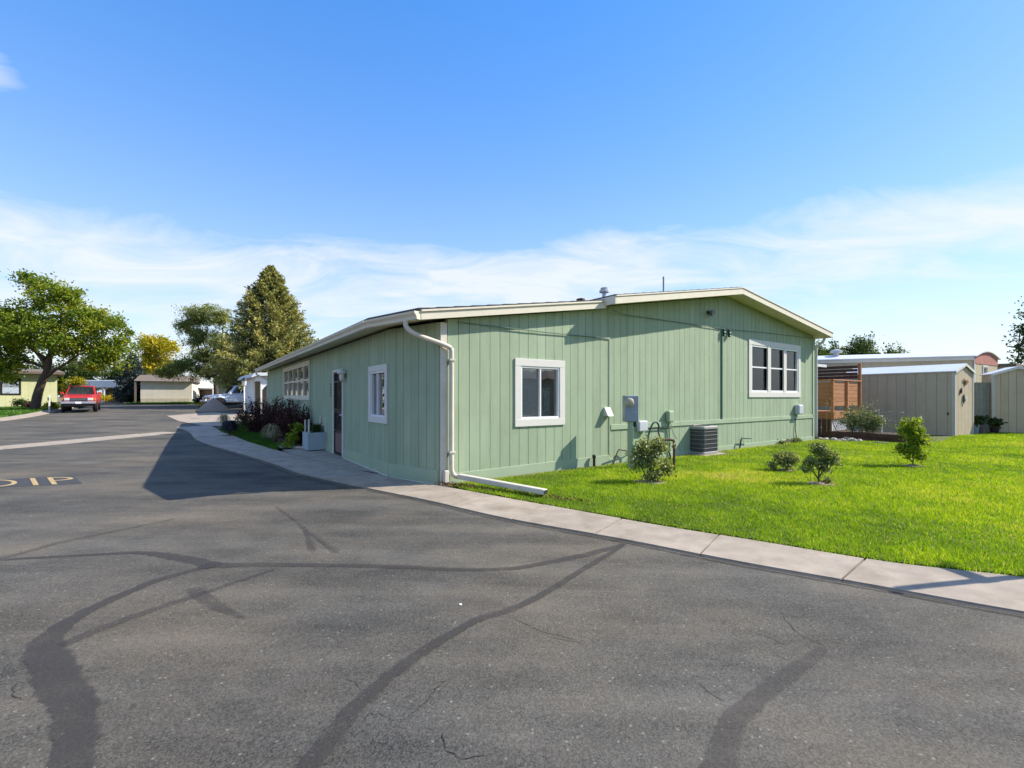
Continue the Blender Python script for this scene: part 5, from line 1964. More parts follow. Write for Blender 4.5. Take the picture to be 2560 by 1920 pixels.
# ================================================================== street side things
# planter box with stakes
PB = (-5.28, 12.75)
t = thing('planter_box', 'blue grey wooden planter box with white stakes beside the door', 'planter', (PB[0], PB[1], .03), ANG)
for x0, x1_, y0, y1 in ((-.26, .26, -.30, -.275), (-.26, .26, .275, .30), (-.26, -.235, -.273, .273), (.235, .26, -.273, .273)):
    MB().box(x0, x1_, y0, y1, .02, .48).build('panel', M_PLANT, t, bevel=.005)
MB().box(-.23, .23, -.27, .27, .3, .42).build('soil', M_SOIL, t)
for x, y, h in ((-.22, -.25, .83), (.2, -.26, .86), (-.2, .25, .8), (.2, .25, .88)):
    MB().box(x - .018, x + .018, y - .018, y + .018, .3, h).build('stake', M_WHITE, t, bevel=.003)
P, ct, _ = crown_points([(.0, 0, .55, .22, .24, .16)], 36, 16, .08, shell=.2)
leaf_cloud('foliage', P, .06, L_DEEP, .4 + .15 * ct, t)
shrub('bright_plant', 'bright yellow green leafy plant left of the planter box', (-5.95, 13.05, .05), [st((0, 0, 0), (.03, 0, .3), (.08, .0, .6)), st((0, 0, 0), (-.1, 0, .2), (-.15, 0, .4))],
      [(.05, .05, .55, .16, .16, .2), (-.05, 0, .3, .2, .2, .22), (-.12, -.1, .12, .2, .18, .1)], L_GRN, 60, 16, .08, .07, .62, cat='plant')

# burgundy shrubs (upright wands)


def barberry(label, loc, r, h, n=60):
    t = thing('barberry_shrub', label, 'shrub', loc, 0, 'burgundy shrubs along the street wall')
    mb = MB()
    P, U, TT = [], [], []
    for k in range(n):
        a = RNG.uniform(0, 2 * math.pi)
        rr_ = r * math.sqrt(RNG.uniform(0, 1))
        bx, by = rr_ * .35 * math.cos(a), rr_ * .35 * math.sin(a)
        tx, ty = rr_ * math.cos(a), rr_ * math.sin(a)
        hh = h * RNG.uniform(.62, 1.06) * (1 - .28 * (rr_ / r) ** 2)
        pts = [(bx, by, 0), (bx + (tx - bx) * .5, by + (ty - by) * .5, hh * .55), (tx, ty, hh)]
        mb.tube(pts, [.008, .006, .003], 4, cap=False)
        m_ = 62
        s = RNG.uniform(.08, 1.03, m_)
        p = np.array(pts)
        q = ((1 - s) ** 2)[:, None] * p[0] + (2 * s * (1 - s))[:, None] * p[1] + (s ** 2)[:, None] * p[2]
        P.append(q + RNG.normal(size=(m_, 3)) * .035)
        U.append(np.tile(np.array([tx, ty, h * .7]), (m_, 1)) / max(.1, h))
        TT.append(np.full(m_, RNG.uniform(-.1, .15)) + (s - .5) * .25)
    mb.build('stems', M_STEM, t)
    P, U, TT = np.concatenate(P), np.concatenate(U), np.concatenate(TT)
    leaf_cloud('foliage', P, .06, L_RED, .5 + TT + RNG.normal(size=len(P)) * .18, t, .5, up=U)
    return t


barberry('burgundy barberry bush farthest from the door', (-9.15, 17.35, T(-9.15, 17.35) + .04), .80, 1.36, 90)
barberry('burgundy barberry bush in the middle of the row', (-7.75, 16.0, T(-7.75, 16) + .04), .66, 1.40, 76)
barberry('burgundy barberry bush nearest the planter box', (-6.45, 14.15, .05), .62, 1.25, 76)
shrub('yellow_green_bush', 'olive green bush at the left foot of the burgundy row', (-9.95, 17.55, .12), [st((0, 0, 0), (.05, 0, .3), (.1, 0, .55))], [(0, 0, .4, .36, .36, .4)], L_SHRUB, 50, 18, .11, .06, .42)


def tuft(name, label, loc, n, h, spread, m, tint0, wid=.018, cat='ornamental grass', seg=4):
    """arching strap leaves"""
    t = thing(name, label, cat, loc)
    V, F, A = [], [], []
    for k in range(n):
        a = RNG.uniform(0, 2 * math.pi)
        sp = spread * RNG.uniform(.35, 1.0)
        hh = h * RNG.uniform(.6, 1.05)
        sx, sy = -math.sin(a), math.cos(a)
        w = wid * RNG.uniform(.6, 1.2)
        tn = tint0 + RNG.normal() * .2
        o = len(V)
        for j in range(seg + 1):
            u = j / seg
            rr_ = sp * u
            z = hh * (3.0 * u - 2.75 * u * u) / .82
            ww = w * (1 - u) ** .6
            for e in (-1, 1):
                V.append((rr_ * math.cos(a) + sx * ww * e, rr_ * math.sin(a) + sy * ww * e, max(.0, z)))
                A.append(tn + u * .15)
        for j in range(seg):
            F.append((o + 2 * j, o + 2 * j + 1, o + 2 * j + 3, o + 2 * j + 2))
    me = np_mesh('leaves', np.array(V), np.array(F), m, np.clip(np.array(A), 0, 1))
    link('leaves', me, t)
    MB().lathe([(.05, -.02), (.06, .03), (.02, .08)], (0, 0, 0), 8).build('crown_base', M_STEM, t)
    return t


tuft('straw_grass', 'pale straw coloured ornamental grass between the burgundy bushes', (-7.35, 14.75, .06), 260, .55, .5, L_STRAW, .5)
tuft('dark_grass_clump', 'blackish arching leaf clump on the small grass patch', (-9.95, 16.75, T(-9.95, 16.75) + .05), 420, .5, .36, L_BLACK, .35, .02)
t = tuft('flower_clump', 'pale flowering plant at the far tip of the grass patch', (-11.9, 19.6, T(-11.9, 19.6) + .04), 120, .55, .35, L_STRAW, .75)
for k, (x, y) in enumerate(((-6.1, 12.95), (-6.0, 12.75), (-5.8, 12.8))):
    pass
t = thing('bed_edging', 'pale timber edging in front of the planting bed', 'edging', (-6.2, 12.78, .04))
MB().bar((-.25, .35, .03), (.55, .12, .03), .07, .06).build('timber', M_ROCK, t, bevel=.008)

# white lamp post
x, y = -14.6, 25.9
t = thing('lamp_post', 'slim white yard lamp post at the end of the grass patch', 'lamp post', (x, y, T(x, y)))
MB().tube([(0, 0, -.1), (0, 0, 1.75)], [.045, .04], 10).build('post', M_WHITE, t, smooth=True)
g = MB()
g.lathe([(.04, 1.74), (.10, 1.78), (.13, 2.02), (.16, 2.03), (.10, 2.12), (.02, 2.2)], (0, 0, 0), 8)
g.build('lantern', M_LENS, t)
g = MB()
g.lathe([(.165, 2.035), (.11, 2.125), (.02, 2.22)], (0, 0, 0), 8)
g.build('cap', M_IRON, t)
MB().tube([(-.12, 0, 1.55), (.12, 0, 1.55)], .012, 6).build('ladder_bar', M_WHITE, t)

# white carport beyond the far end of the house
cx_, cy_ = -15.25, 28.8
t = thing('white_carport', 'white metal carport with braced posts beyond the green house', 'carport', (cx_, cy_, T(cx_, cy_)), ANG)
zc = T(cx_, cy_)
mb = MB()
mb.extr([(-.55, 2.28), (-.35, 2.52), (6.0, 2.75), (6.0, 2.60), (-.3, 2.32), (-.48, 2.22)], -.3, 7)
mb.build('roof', M_METALR, t, bevel=.02)
for x in (.0, 1.55, 4.5):
    MB().box(x, x + .09, 0, .09, -.1, 2.35).build('post', M_VINYL, t, bevel=.006)
MB().box(-.3, 6.0, -.02, .07, 2.02, 2.30).build('beam', M_VINYL, t, bevel=.01)
for x, s in ((.09, 1), (1.55, -1)):
    mb = MB()
    mb.add([(x, .01, 2.02), (x + s * .42, .01, 2.02), (x, .01, 1.5), (x, .06, 2.02), (x + s * .42, .06, 2.02), (x, .06, 1.5)], [(0, 1, 2), (3, 5, 4), (0, 3, 4, 1), (1, 4, 5, 2), (2, 5, 3, 0)])
    mb.build('brace', M_VINYL, t)
MB().box(-.2, 6, 5.2, 5.3, -.1, 2.4).build('back_wall', M_CRHOUSE, t)
MB().box(-.2, -.1, 1.5, 5.2, -.1, 2.3).build('side_wall', M_VINYL, t)

# mailbox-like signpost by the red truck
x, y = -30.1, 30.9
t = thing('address_post', 'white post with a small green street sign near the red truck', 'sign post', (x, y, T(x, y) + .1), -.7)
MB().box(-.045, .045, -.045, .045, -.1, 1.0).build('post', M_WHITE, t, bevel=.006)
MB().box(-.35, .35, -.055, -.046, .68, .88).build('sign', mat('sign_green', (.04, .22, .12), .5, .1, 5), t, bevel=.004)
MB().box(-.045, .045, -.05, .05, 1.0, 1.06).build('cap', M_WHITE, t)

# ================================================================== pickups


def pickup(name, label, loc, rz, paint, L_=4.7, Wd=1.72, H=1.66, plate=True, lift=.0):
    """x = forward, origin on the ground under the middle"""
    t = thing(name, label, 'pickup truck', loc, rz, None)
    hw_ = Wd / 2
    f, r = L_ / 2, -L_ / 2
    zs, zh, zb_ = .42 + lift, .98 + lift, 1.0 + lift       # sill, bonnet, bed rail
    # lower body by cross sections
    st_ = [(f - .02, .70, .50, .86), (f - .10, .80, .45, .93), (f - .5, .85, .42, .99), (f - 1.25, .86, .42, 1.02), (f - 1.35, .86, .42, 1.04), (.1 - .35, .86, .42, 1.03), (r + 1.9, .86, .42, 1.03), (r + .06, .85, .42, 1.02), (r, .82, .48, .98)]
    mb = MB()
    vs_ = []
    n = 8
    for x, w, z0, z1 in st_:
        w *= hw_ / .86
        z0 += lift
        z1 += lift
        zm = z0 + (z1 - z0) * .55
        vs_ += [(x, -w * .94, z0), (x, -w, z0 + .1), (x, -w, zm), (x, -w * .93, z1 - .02), (x, w * .93, z1 - .02), (x, w, zm), (x, w, z0 + .1), (x, w * .94, z0)]
    fs_ = [tuple(range(n)), tuple(range(len(vs_) - 1, len(vs_) - n - 1, -1))]
    for i in range(len(st_) - 1):
        for k in range(n):
            fs_.append((i * n + k, i * n + (k + 1) % n, (i + 1) * n + (k + 1) % n, (i + 1) * n + k))
    mb.add(vs_, fs_)
    body = mb.build('body', paint, t, bevel=.02)
    # bonnet crown
    MB().add([(f - .08, -.66, .90 + lift), (f - .08, .66, .90 + lift), (f - 1.33, .74, 1.03 + lift), (f - 1.33, -.74, 1.03 + lift), (f - .14, -.6, .95 + lift), (f - .14, .6, .95 + lift), (f - 1.33, .66, 1.085 + lift), (f - 1.33, -.66, 1.085 + lift)],
             [(0, 1, 5, 4), (1, 2, 6, 5), (2, 3, 7, 6), (3, 0, 4, 7), (4, 5, 6, 7), (3, 2, 1, 0)]).build('bonnet', paint, t, bevel=.015)
    # cab
    xf_, xw, xr1, xr0 = f - 1.33, f - 1.95, r + 2.15, r + 1.98
    w0, w1 = hw_ * .93, hw_ * .74
    z0, z1 = 1.015 + lift, H + lift
    A = [(xf_, -w0, z0), (xf_, w0, z0), (xr0, w0, z0), (xr0, -w0, z0), (xw, -w1, z1), (xw, w1, z1), (xr1, w1, z1), (xr1, -w1, z1)]
    cab = MB().hexa(A).build('cab', paint, t, bevel=.045, segs=3)
    V8 = [Vector(p) for p in A]

    def panel(nm, a, b, c, d, u0, u1, v0, v1, m, par, off):
        P = lambda u, v: (V8[a].lerp(V8[b], u)).lerp(V8[d].lerp(V8[c], u), v)
        q = [P(u0, v0), P(u1, v0), P(u1, v1), P(u0, v1)]
        nrm = (q[1] - q[0]).cross(q[3] - q[0]).normalized()
        cen = (V8[4] + V8[6] + V8[0] + V8[2]) / 4
        if nrm.dot(q[0] - cen) < 0:
            nrm = -nrm
        mb_ = MB()
        mb_.hexa([p - nrm * .01 for p in q] + [p + nrm * off for p in q])
        return mb_.build(nm, m, par)
    panel('windscreen', 0, 1, 5, 4, .06, .94, .10, .90, M_CARGL, cab, .006)
    panel('rear_window', 3, 2, 6, 7, .1, .9, .15, .88, M_CARGL, cab, .006)
    for a, b, c, d in ((0, 3, 7, 4), (1, 2, 6, 5)):
        panel('side_window', a, b, c, d, .16, .55, .14, .88, M_CARGL, cab, .006)
        panel('side_window', a, b, c, d, .60, .92, .14, .86, M_CARGL, cab, .006)
    # load bed walls
    for s in (-1, 1):
        MB().box(r + .05, xr0 - .05, s * hw_ * .93 - .03, s * hw_ * .93 + .03, .98 + lift, 1.07 + lift).build('bed_rail', paint, t, bevel=.01)
    MB().box(r + .02, r + .07, -hw_ * .9, hw_ * .9, .98 + lift, 1.07 + lift).build('tailgate', paint, t, bevel=.01)
    # front
    MB().box(f - .06, f + .012, -.42, .42, .66 + lift, .85 + lift).build('grille', M_IRON, t, bevel=.01)
    for z in (.70, .755, .81):
        MB().box(f + .013, f + .02, -.40, .40, z + lift, z + .014 + lift).build('grille_bar', M_CHROME, t)
    for s in (-1, 1):
        MB().box(f - .12, f + .005, s * .56 - .14, s * .56 + .14, .67 + lift, .84 + lift).build('headlight', M_LENS, t, bevel=.02)
        MB().box(f - .25, f - .04, s * .77 - .05, s * .77 + .05, .68 + lift, .83 + lift).build('indicator', mat('amber', (.55, .20, .03), .4), t, bevel=.01)
        # mirrors
        MB().box(xf_ - .22, xf_ - .14, s * (hw_ + .08) - .09, s * (hw_ + .08) + .09, 1.08 + lift, 1.24 + lift).build('mirror', paint, t, bevel=.02)
        MB().box(r - .012, r + .03, s * (hw_ - .12) - .07, s * (hw_ - .12) + .07, .66 + lift, .92 + lift).build('tail_light', mat('tail_red', (.4, .02, .02), .3), t, bevel=.01)
    MB().box(f - .02, f + .14, -hw_ * .98, hw_ * .98, .46 + lift, .62 + lift).build('bumper', M_CHROME, t, bevel=.03, segs=2)
    MB().box(f - .1, f + .06, -hw_ * .8, hw_ * .8, .30 + lift, .458 + lift).build('valance', M_IRON, t, bevel=.02)
    MB().box(r - .1, r + .02, -hw_ * .95, hw_ * .95, .46 + lift, .60 + lift).build('bumper', M_CHROME, t, bevel=.03)
    if plate:
        MB().box(f + .142, f + .15, -.15, .15, .47 + lift, .60 + lift).build('number_plate', M_VINYL, t)
    MB().box(r + .1, f - .1, -hw_ * .8, hw_ * .8, .28 + lift, .46 + lift).build('chassis', M_IRON, t)
    rw = .36
    for x in (f - .88, r + 1.02):
        for s in (-1, 1):
            y = s * (hw_ - .10)
            arch_ = MB()
            arch_.lathe([(rw + .07, -.06), (rw + .07, .06)], (x, s * (hw_ - .045), rw + .02), 20, 'y')
            arch_.build('wheel_arch', M_IRON, t)
            g = MB()
            g.lathe([(rw * .62, -.10), (rw * .95, -.11), (rw, -.07), (rw, .07), (rw * .95, .11), (rw * .62, .10)], (x, y, rw), 22, 'y')
            wh = g.build('wheel', M_TYRE, t)
            g = MB()
            g.lathe([(.04, s * .095), (rw * .3, s * .10), (rw * .55, s * .085), (rw * .61, s * .104)], (x, y, rw), 18, 'y')
            g.build('rim', M_CHROME, wh)
    return t


x, y = -29.45, 32.55
pickup('red_pickup', 'red pickup truck facing the camera beside the far kerb', (x, y, T(x, y) + .01), math.atan2(-.79, .615), M_REDCAR, lift=.06)
x, y = -21.3, 37.3
pickup('white_pickup', 'white pickup truck parked side-on behind the yard lamp post', (x, y, T(x, y) + .01), math.atan2(-.55, -.83) + .15, M_WHITECAR, L_=4.9, H=1.72)

# ================================================================== far houses on the left
# lime cream house behind the leaning tree
hx, hy = -36.4, 38.0
t = thing('lime_cream_house', 'lime cream mobile home dappled with shade behind the leaning tree', 'house', (hx, hy, T(hx, hy)), ANG + R(9))
board_wall(t, 'front_wall', lambda s, d, z: (-12 + s, -d, z), 0, 12, -.2, lambda s: 2.62, .4, M_YHOUSE, [(8.95, 9.95, 1.05, 2.2)], back=.1, gap=.008, d=.012, bname='panel')
window(t, lambda s, d, z: (-12 + s, -d, z), 8.9, 10.0, .98, 2.27, .08, (), (.46,), mt=M_IRON, vin=M_IRON, glass=M_GLASS_F, blinds=[(0, 1, .48, 1, M_VINYL)])
board_wall(t, 'end_wall', lambda s, d, z: (d, s, z), 0, 5, -.2, lambda s: 2.62, .4, M_YHOUSE, back=.1, gap=.008, d=.012, bname='panel')
mb = MB()
mb.extr([(-12.4, 2.62), (.45, 2.62), (.45, 2.80), (-12.4, 2.80)], -.45, 5.3)
mb.build('eave', M_BRROOF, t)
mb = MB()
mb.add([(-12.4, -.45, 2.801), (.45, -.45, 2.801), (.45, 5.3, 2.801), (-12.4, 5.3, 2.801), (-12.0, 2.4, 3.1), (.1, 2.4, 3.1)], [(0, 1, 5, 4), (1, 2, 5), (2, 3, 4, 5), (3, 0, 4), (3, 2, 1, 0)])
mb.build('roof', M_BRROOF, t)
# low carport / flat home
hx, hy = -43.4, 50.0
t = thing('flat_carport', 'low carport with a thick white metal fascia at the street end', 'carport', (hx, hy, T(hx, hy)), R(6))
MB().box(-3.2, 9, -.2, 6, 1.5, 2.3).build('roof', M_METALR, t, bevel=.05)
for x in (-2.4, .2, 3.2, 6):
    MB().box(x, x + .1, .0, .1, -.1, 1.51).build('post', M_VINYL, t)
MB().box(-2.5, 9, 4.4, 4.5, -.1, 1.45).build('back_wall', M_BRROOF, t)
MB().box(-.6, 1.1, 2.0, 2.1, -.1, 1.45).build('side_panel', mat('taupe_panel', (.22, .18, .15), .8, .1, 4), t)
MB().box(1.5, 5, 1.2, 1.3, -.1, 1.1).build('white_panel', M_VINYL, t)
MB().box(-2.4, -1.3, 1.2, 1.3, .3, 1.4).build('dark_opening', M_IRON, t)
# pale cream building
hx, hy = -35.2, 45.0
t = thing('pale_cream_building', 'pale cream windowless building with brown roof at the street end', 'building', (hx, hy, T(hx, hy) - .05), R(29))
board_wall(t, 'front_wall', lambda s, d, z: (s, -d, z), 0, 4.05, .0, lambda s: 2.2, .5, M_CRHOUSE, back=.1, gap=.01, d=.012, bname='panel')
for k in range(8):
    MB().box(.02 + k * .49, .02 + k * .49 + .46, -.05, -.02, -.1, .55).build('skirting', mat('skirting', (.55, .47, .36), .85, .08, 3, objvar=.05), t)
MB().box(3.95, 4.05, .01, 9, 0, 2.2).build('side_wall', M_CRHOUSE, t)
MB().box(0, .1, .01, 9, 0, 2.2).build('left_wall', M_CRHOUSE, t)
MB().add([(-.45, -.35, 2.2), (4.3, -.35, 2.2), (4.3, 9, 2.2), (-.45, 9, 2.2), (-.3, 1.6, 2.85), (4.1, 1.6, 2.85), (4.1, 9, 2.85), (-.3, 9, 2.85)],
         [(0, 1, 5, 4), (1, 2, 6, 5), (4, 5, 6, 7), (3, 0, 4, 7), (2, 3, 7, 6), (3, 2, 1, 0)]).build('roof', M_BRROOF, t)
MB().box(-.42, -.28, -.3, -.16, -.1, 2.2).build('corner_post', M_BRROOF, t)
# grey green home behind the feathery tree
hx, hy = -30.3, 48.5
t = thing('grey_green_home', 'grey green home in shade behind the feathery tree', 'house', (hx, hy, T(hx, hy)), R(8))
MB().box(0, 9, 0, 6, 0, 2.6).build('wall', M_GRHOUSE, t)
MB().add([(-.3, -.3, 2.6), (9.3, -.3, 2.6), (9.3, 6.3, 2.6), (-.3, 6.3, 2.6), (-.3, 3, 3.4), (9.3, 3, 3.4)], [(0, 1, 5, 4), (2, 3, 4, 5), (0, 4, 3), (1, 2, 5), (3, 2, 1, 0)]).build('roof', M_BRROOF, t)

# gravel pile by the white pickup
x, y = -20.75, 33.0
mb = MB()
N, K = 22, 8
vs_ = [(0, 0, .95)]
for i in range(1, K + 1):
    for k in range(N):
        a = 2 * math.pi * k / N
        u = i / K
        rr_ = .98 * u * (1 + .06 * math.sin(3 * a) + .04 * math.sin(7 * a + 1))
        vs_.append((rr_ * math.cos(a) * 1.05, rr_ * math.sin(a), 0.95 * (1 - u) ** .8 - .05 + random.uniform(-.03, .03)))
fs_ = [(0, 1 + k, 1 + (k + 1) % N) for k in range(N)]
for i in range(K - 1):
    for k in range(N):
        fs_.append((1 + i * N + k, 1 + (i + 1) * N + k, 1 + (i + 1) * N + (k + 1) % N, 1 + i * N + (k + 1) % N))
o = mb.add(vs_, fs_).build('gravel_pile', M_GRAVEL, smooth=True)
o.location = (x, y, T(x, y))
tag(o, 'grey gravel heap beside the white pickup truck', 'gravel pile')

# ================================================================== trees
zt0 = T(-33.4, 33.3)
make_tree('leaning_tree', 'big lime green tree with a leaning trunk at the left edge', (-33.38, 33.2, zt0 + .05),
          ([(0, 0, -.3), (.18, 0, .9), (.52, 0, 1.95), (.9, 0, 2.8), (1.05, 0, 3.9)], (.30, .17)),
          [([(.6, 0, 2.1), (1.3, 0, 2.7), (2.4, -.4, 3.1), (3.6, -.6, 3.8)], .14, .05), ([(.95, 0, 3.0), (.2, -.2, 4.2), (-1.0, -.3, 5.4), (-2.0, 0, 6.3)], .15, .04),
           ([(1.05, 0, 3.8), (1.4, .2, 5.2), (1.6, .3, 6.8), (1.2, 0, 8.0)], .15, .04), ([(1.05, 0, 3.7), (2.3, .2, 4.7), (3.8, .3, 5.8), (4.6, .2, 6.6)], .13, .04),
           ([(.9, 0, 2.9), (-.6, -.2, 3.5), (-2.0, -.4, 3.9)], .12, .04), ([(1.0, 0, 3.5), (.6, -1.2, 4.5), (1.0, -2.0, 5.5)], .1, .03)],
          [(1.0, 0, 7.9, 1.7, 1.6, 1.3), (-1.3, 0, 6.4, 1.8, 1.6, 1.3), (3.2, 0, 6.4, 2.0, 1.7, 1.4), (5.2, 0, 5.2, 1.8, 1.6, 1.5), (.8, -1.0, 5.4, 2.4, 1.8, 1.3), (-2.2, -.3, 4.4, 1.9, 1.6, 1.3), (-3.0, 0, 5.6, 1.5, 1.4, 1.2),
           (5.3, 0, 3.8, 1.5, 1.3, .9), (3.0, -1.0, 4.5, 1.8, 1.5, 1.0), (-.9, -.5, 3.4, 1.4, 1.1, .6), (-2.6, 0, 3.0, 1.2, 1.0, .5), (-.6, .2, 8.9, 1.0, 1.0, .7), (2.5, 0, 8.0, .9, .9, .8), (-3.4, 0, 2.6, 1.3, 1.0, .6), (-1.6, -.6, 2.7, 1.0, .9, .5), (4.6, -.5, 3.2, 1.2, 1.0, .6)],
          L_LIME, 560, 62, .46, .19, .60, tv=.26)
x, y = -28.6, 44.0
make_tree('feathery_tree', 'tall feathery green tree in front of the grey green home', (-27.4, y, T(-27.4, y)),
          ([(0, 0, -.2), (0, 0, 1.2), (-.1, 0, 2.6), (-.3, 0, 4.2)], (.24, .13)),
          [([(0, 0, 2.2), (-1.0, 0, 3.6), (-1.8, 0, 5.8), (-2.1, 0, 7.6)], .1, .03), ([(-.2, 0, 3.4), (.4, 0, 5.4), (.7, 0, 7.6)], .1, .03), ([(-.1, 0, 2.4), (-1.8, 0, 3.0), (-3.6, 0, 3.4)], .08, .03), ([(-.3, 0, 4.2), (-1.8, 0, 6.4), (-3.6, 0, 7.4)], .07, .02)],
          [(-1.6, 0, 8.2, 1.5, 1.3, 1.4), (.4, 0, 8.0, 1.3, 1.2, 1.6), (-3.0, 0, 7.2, 1.2, 1.0, 1.0), (-1.6, 0, 6.2, 1.5, 1.2, 1.2), (.1, 0, 5.6, 1.3, 1.0, 1.5), (-1.2, 0, 4.4, 1.5, 1.2, 1.2), (-3.2, 0, 3.6, 1.8, 1.3, 1.1), (-1.2, 0, 3.0, 1.4, 1.1, .9), (.5, 0, 3.4, 1.2, 1.0, 1.1), (-4.6, 0, 2.9, 1.0, .9, .7)],
          L_MID2, 560, 56, .40, .19, .64, aspect=.34, shell=.15)
x, y = -40.6, 54.0
make_tree('yellow_tree', 'round yellow green tree beyond the pale cream building', (x, y, T(x, y)),
          ([(0, 0, -.2), (0, 0, 2.0), (.1, 0, 4.0)], (.22, .12)), [([(0, 0, 2.5), (-.8, 0, 4.2), (-1.2, 0, 5.4)], .08, .03), ([(0, 0, 3), (1, 0, 4.6), (1.6, 0, 5.8)], .08, .03)],
          [(-.3, 0, 6.4, 1.6, 1.4, 1.5), (-.9, 0, 4.4, 1.5, 1.3, 1.4), (1.3, 0, 6.0, 1.4, 1.4, 1.3), (1.0, 0, 4.0, 1.6, 1.4, 1.3)], L_YEL, 190, 56, .52, .24, .6)
x, y = -20.3, 40.0
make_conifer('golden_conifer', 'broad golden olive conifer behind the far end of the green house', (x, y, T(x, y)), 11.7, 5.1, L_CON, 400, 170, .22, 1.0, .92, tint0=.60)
x, y = -37.1, 46.4
make_conifer('blue_spruce', 'dark blue green spruce beside the pale cream building', (x, y, T(x, y)), 4.75, 1.62, L_SPR, 230, 44, .2, .1, .8, tint0=.5)
# woods beyond the carport
for k, (x, y, h, w, m, lab, ls) in enumerate(((-54.2, 60, 6.3, 2.9, L_MID, 'grey green tree behind the left end of the flat carport', .24), (-50.2, 62, 5.4, 2.6, L_DEEP, 'dark green tree behind the right end of the flat carport', .24), (-58, 59, 5.0, 2.6, L_DEEP, 'dark tree between the lime cream house and the flat carport', .24), (-46.2, 63, 5.0, 2.2, L_DEEP, 'dark green tree behind the blue spruce', .24))):
    make_tree('background_tree', lab, (x, y, T(x, y)), ([(0, 0, -.2), (0, 0, 1.5), (.1, 0, 3)], (.2, .1)), [([(0, 0, 1.6), (-.8, 0, 2.8), (-1.2, 0, 3.6)], .07, .03), ([(0, 0, 1.6), (.8, 0, 2.8), (1.2, 0, 3.6)], .07, .03)],
              [(0, 0, h * .66, w * .8, w * .7, h * .34), (-w * .5, 0, h * .5, w * .6, w * .6, h * .32), (w * .55, 0, h * .48, w * .6, w * .6, h * .3), (0, 0, h * .3, w * .9, w * .7, h * .24)], m, 190, 50, .55, ls, .5, group='trees beyond the flat carport')
shrub('yellow_bush', 'yellow flowering bush in front of the white panel of the flat carport', (-41.4, 47.6, T(-41.4, 47.6)), [st((0, 0, 0), (0, 0, .4), (.1, 0, .7))], [(0, 0, .55, .9, .7, .5), (.9, 0, .4, .6, .5, .38)], L_YEL, 60, 26, .2, .14, .8)
shrub('orange_bush', 'yellow orange bush at the corner of the lime cream house', (-40.0, 43.0, T(-40.0, 43)), [st((0, 0, 0), (0, 0, .8), (.1, 0, 1.6))], [(0, 0, 1.9, .9, .7, .8), (-.3, 0, .9, .8, .7, .8), (1.0, 0, 2.1, .8, .6, .5)], L_YEL, 80, 28, .24, .17, .5)
shrub('black_bush', 'very dark round bush left of the gravel heap', (-26.4, 40.2, T(-26.4, 40.2)), [st((0, 0, 0), (0, 0, .4), (.1, 0, .7))], [(0, 0, .5, .52, .5, .46), (.25, 0, .75, .3, .3, .25)], L_BLACK, 70, 26, .16, .12, .4)
shrub('gold_plant', 'small golden plant in front of the very dark bush', (-25.5, 39.4, T(-25.5, 39.4)), [st((0, 0, 0), (0, 0, .2), (.1, 0, .3))], [(0, 0, .22, .42, .3, .22)], L_YEL, 30, 20, .14, .10, .7, cat='plant')
for k, (x, y, r, h, m, tn, lab) in enumerate(((-36.4, 35.3, .75, .7, L_DEEP, .4, 'dark green shrub left of the leaning trunk'), (-34.6, 34.2, .35, .55, L_RED, .9, 'reddish shrub at the foot of the leaning trunk'), (-31.6, 32.6, .5, .6, L_YEL, .55, 'yellow green shrub right of the leaning trunk'), (-30.6, 33.6, .5, .6, L_SHRUB, .5, 'pale shrub behind the white address post'))):
    shrub('foundation_shrub', lab, (x, y, T(x, y) + .1), [st((0, 0, 0), (0, 0, .2), (.1, 0, .3))], [(0, 0, h * .5, r, r * .8, h * .5)], m, 50, 22, .16, .11, tn, group='shrubs along the lime cream house')

# right-hand trees
for k, (x, y, h, w, lab) in enumerate(((30.0, 45, 6.9, 2.4, 'leftmost dark tree crown above the cream mobile home roof'), (33.6, 46, 7.7, 2.0, 'middle and tallest tree crown above the cream mobile home roof'), (36.0, 45, 6.3, 2.1, 'rightmost tree crown above the cream mobile home roof'), (27.4, 44, 7.0, 2.4, 'tree crown beside the right eave of the green house'))):
    make_tree('background_tree', lab, (x, y, 0), ([(0, 0, -.2), (0, 0, 1.5), (.1, 0, 3)], (.2, .1)), [([(0, 0, 1.6), (-.8, 0, 2.8), (-1.2, 0, 3.6)], .07, .03), ([(0, 0, 1.6), (.8, 0, 2.8), (1.2, 0, 3.6)], .07, .03)],
              [(0, 0, h * .72, w * .62, w * .6, h * .30), (-w * .55, 0, h * .56, w * .6, w * .6, h * .28), (w * .55, 0, h * .56, w * .6, w * .6, h * .26), (0, 0, h * .35, w * .9, w * .7, h * .24)], L_DEEP, 300, 56, .46, .2, .70, group='trees behind the cream mobile home')
make_tree('edge_tree', 'tree whose leafy branch hangs in at the right edge', (27.6, 24.0, 0), ([(0, 0, -.2), (0, 0, 1.6), (-.1, 0, 3.2)], (.26, .15)),
          [([(0, 0, 2.2), (-1.0, 0, 3.3), (-2.0, 0, 3.9), (-2.6, 0, 4.0)], .09, .02), ([(-.1, 0, 3.0), (.3, 0, 4.4), (.2, 0, 6)], .1, .03), ([(0, 0, 2.6), (1.4, 0, 4.2)], .08, .03)],
          [(-1.9, 0, 4.0, .75, .6, .5), (-1.4, 0, 5.1, .8, .8, .7), (.3, 0, 5.8, 1.6, 1.5, 1.2), (.8, 0, 4.2, 1.5, 1.4, 1.1), (-1.5, 0, 3.3, .5, .5, .35)], L_DEEP, 110, 44, .36, .15, .5)

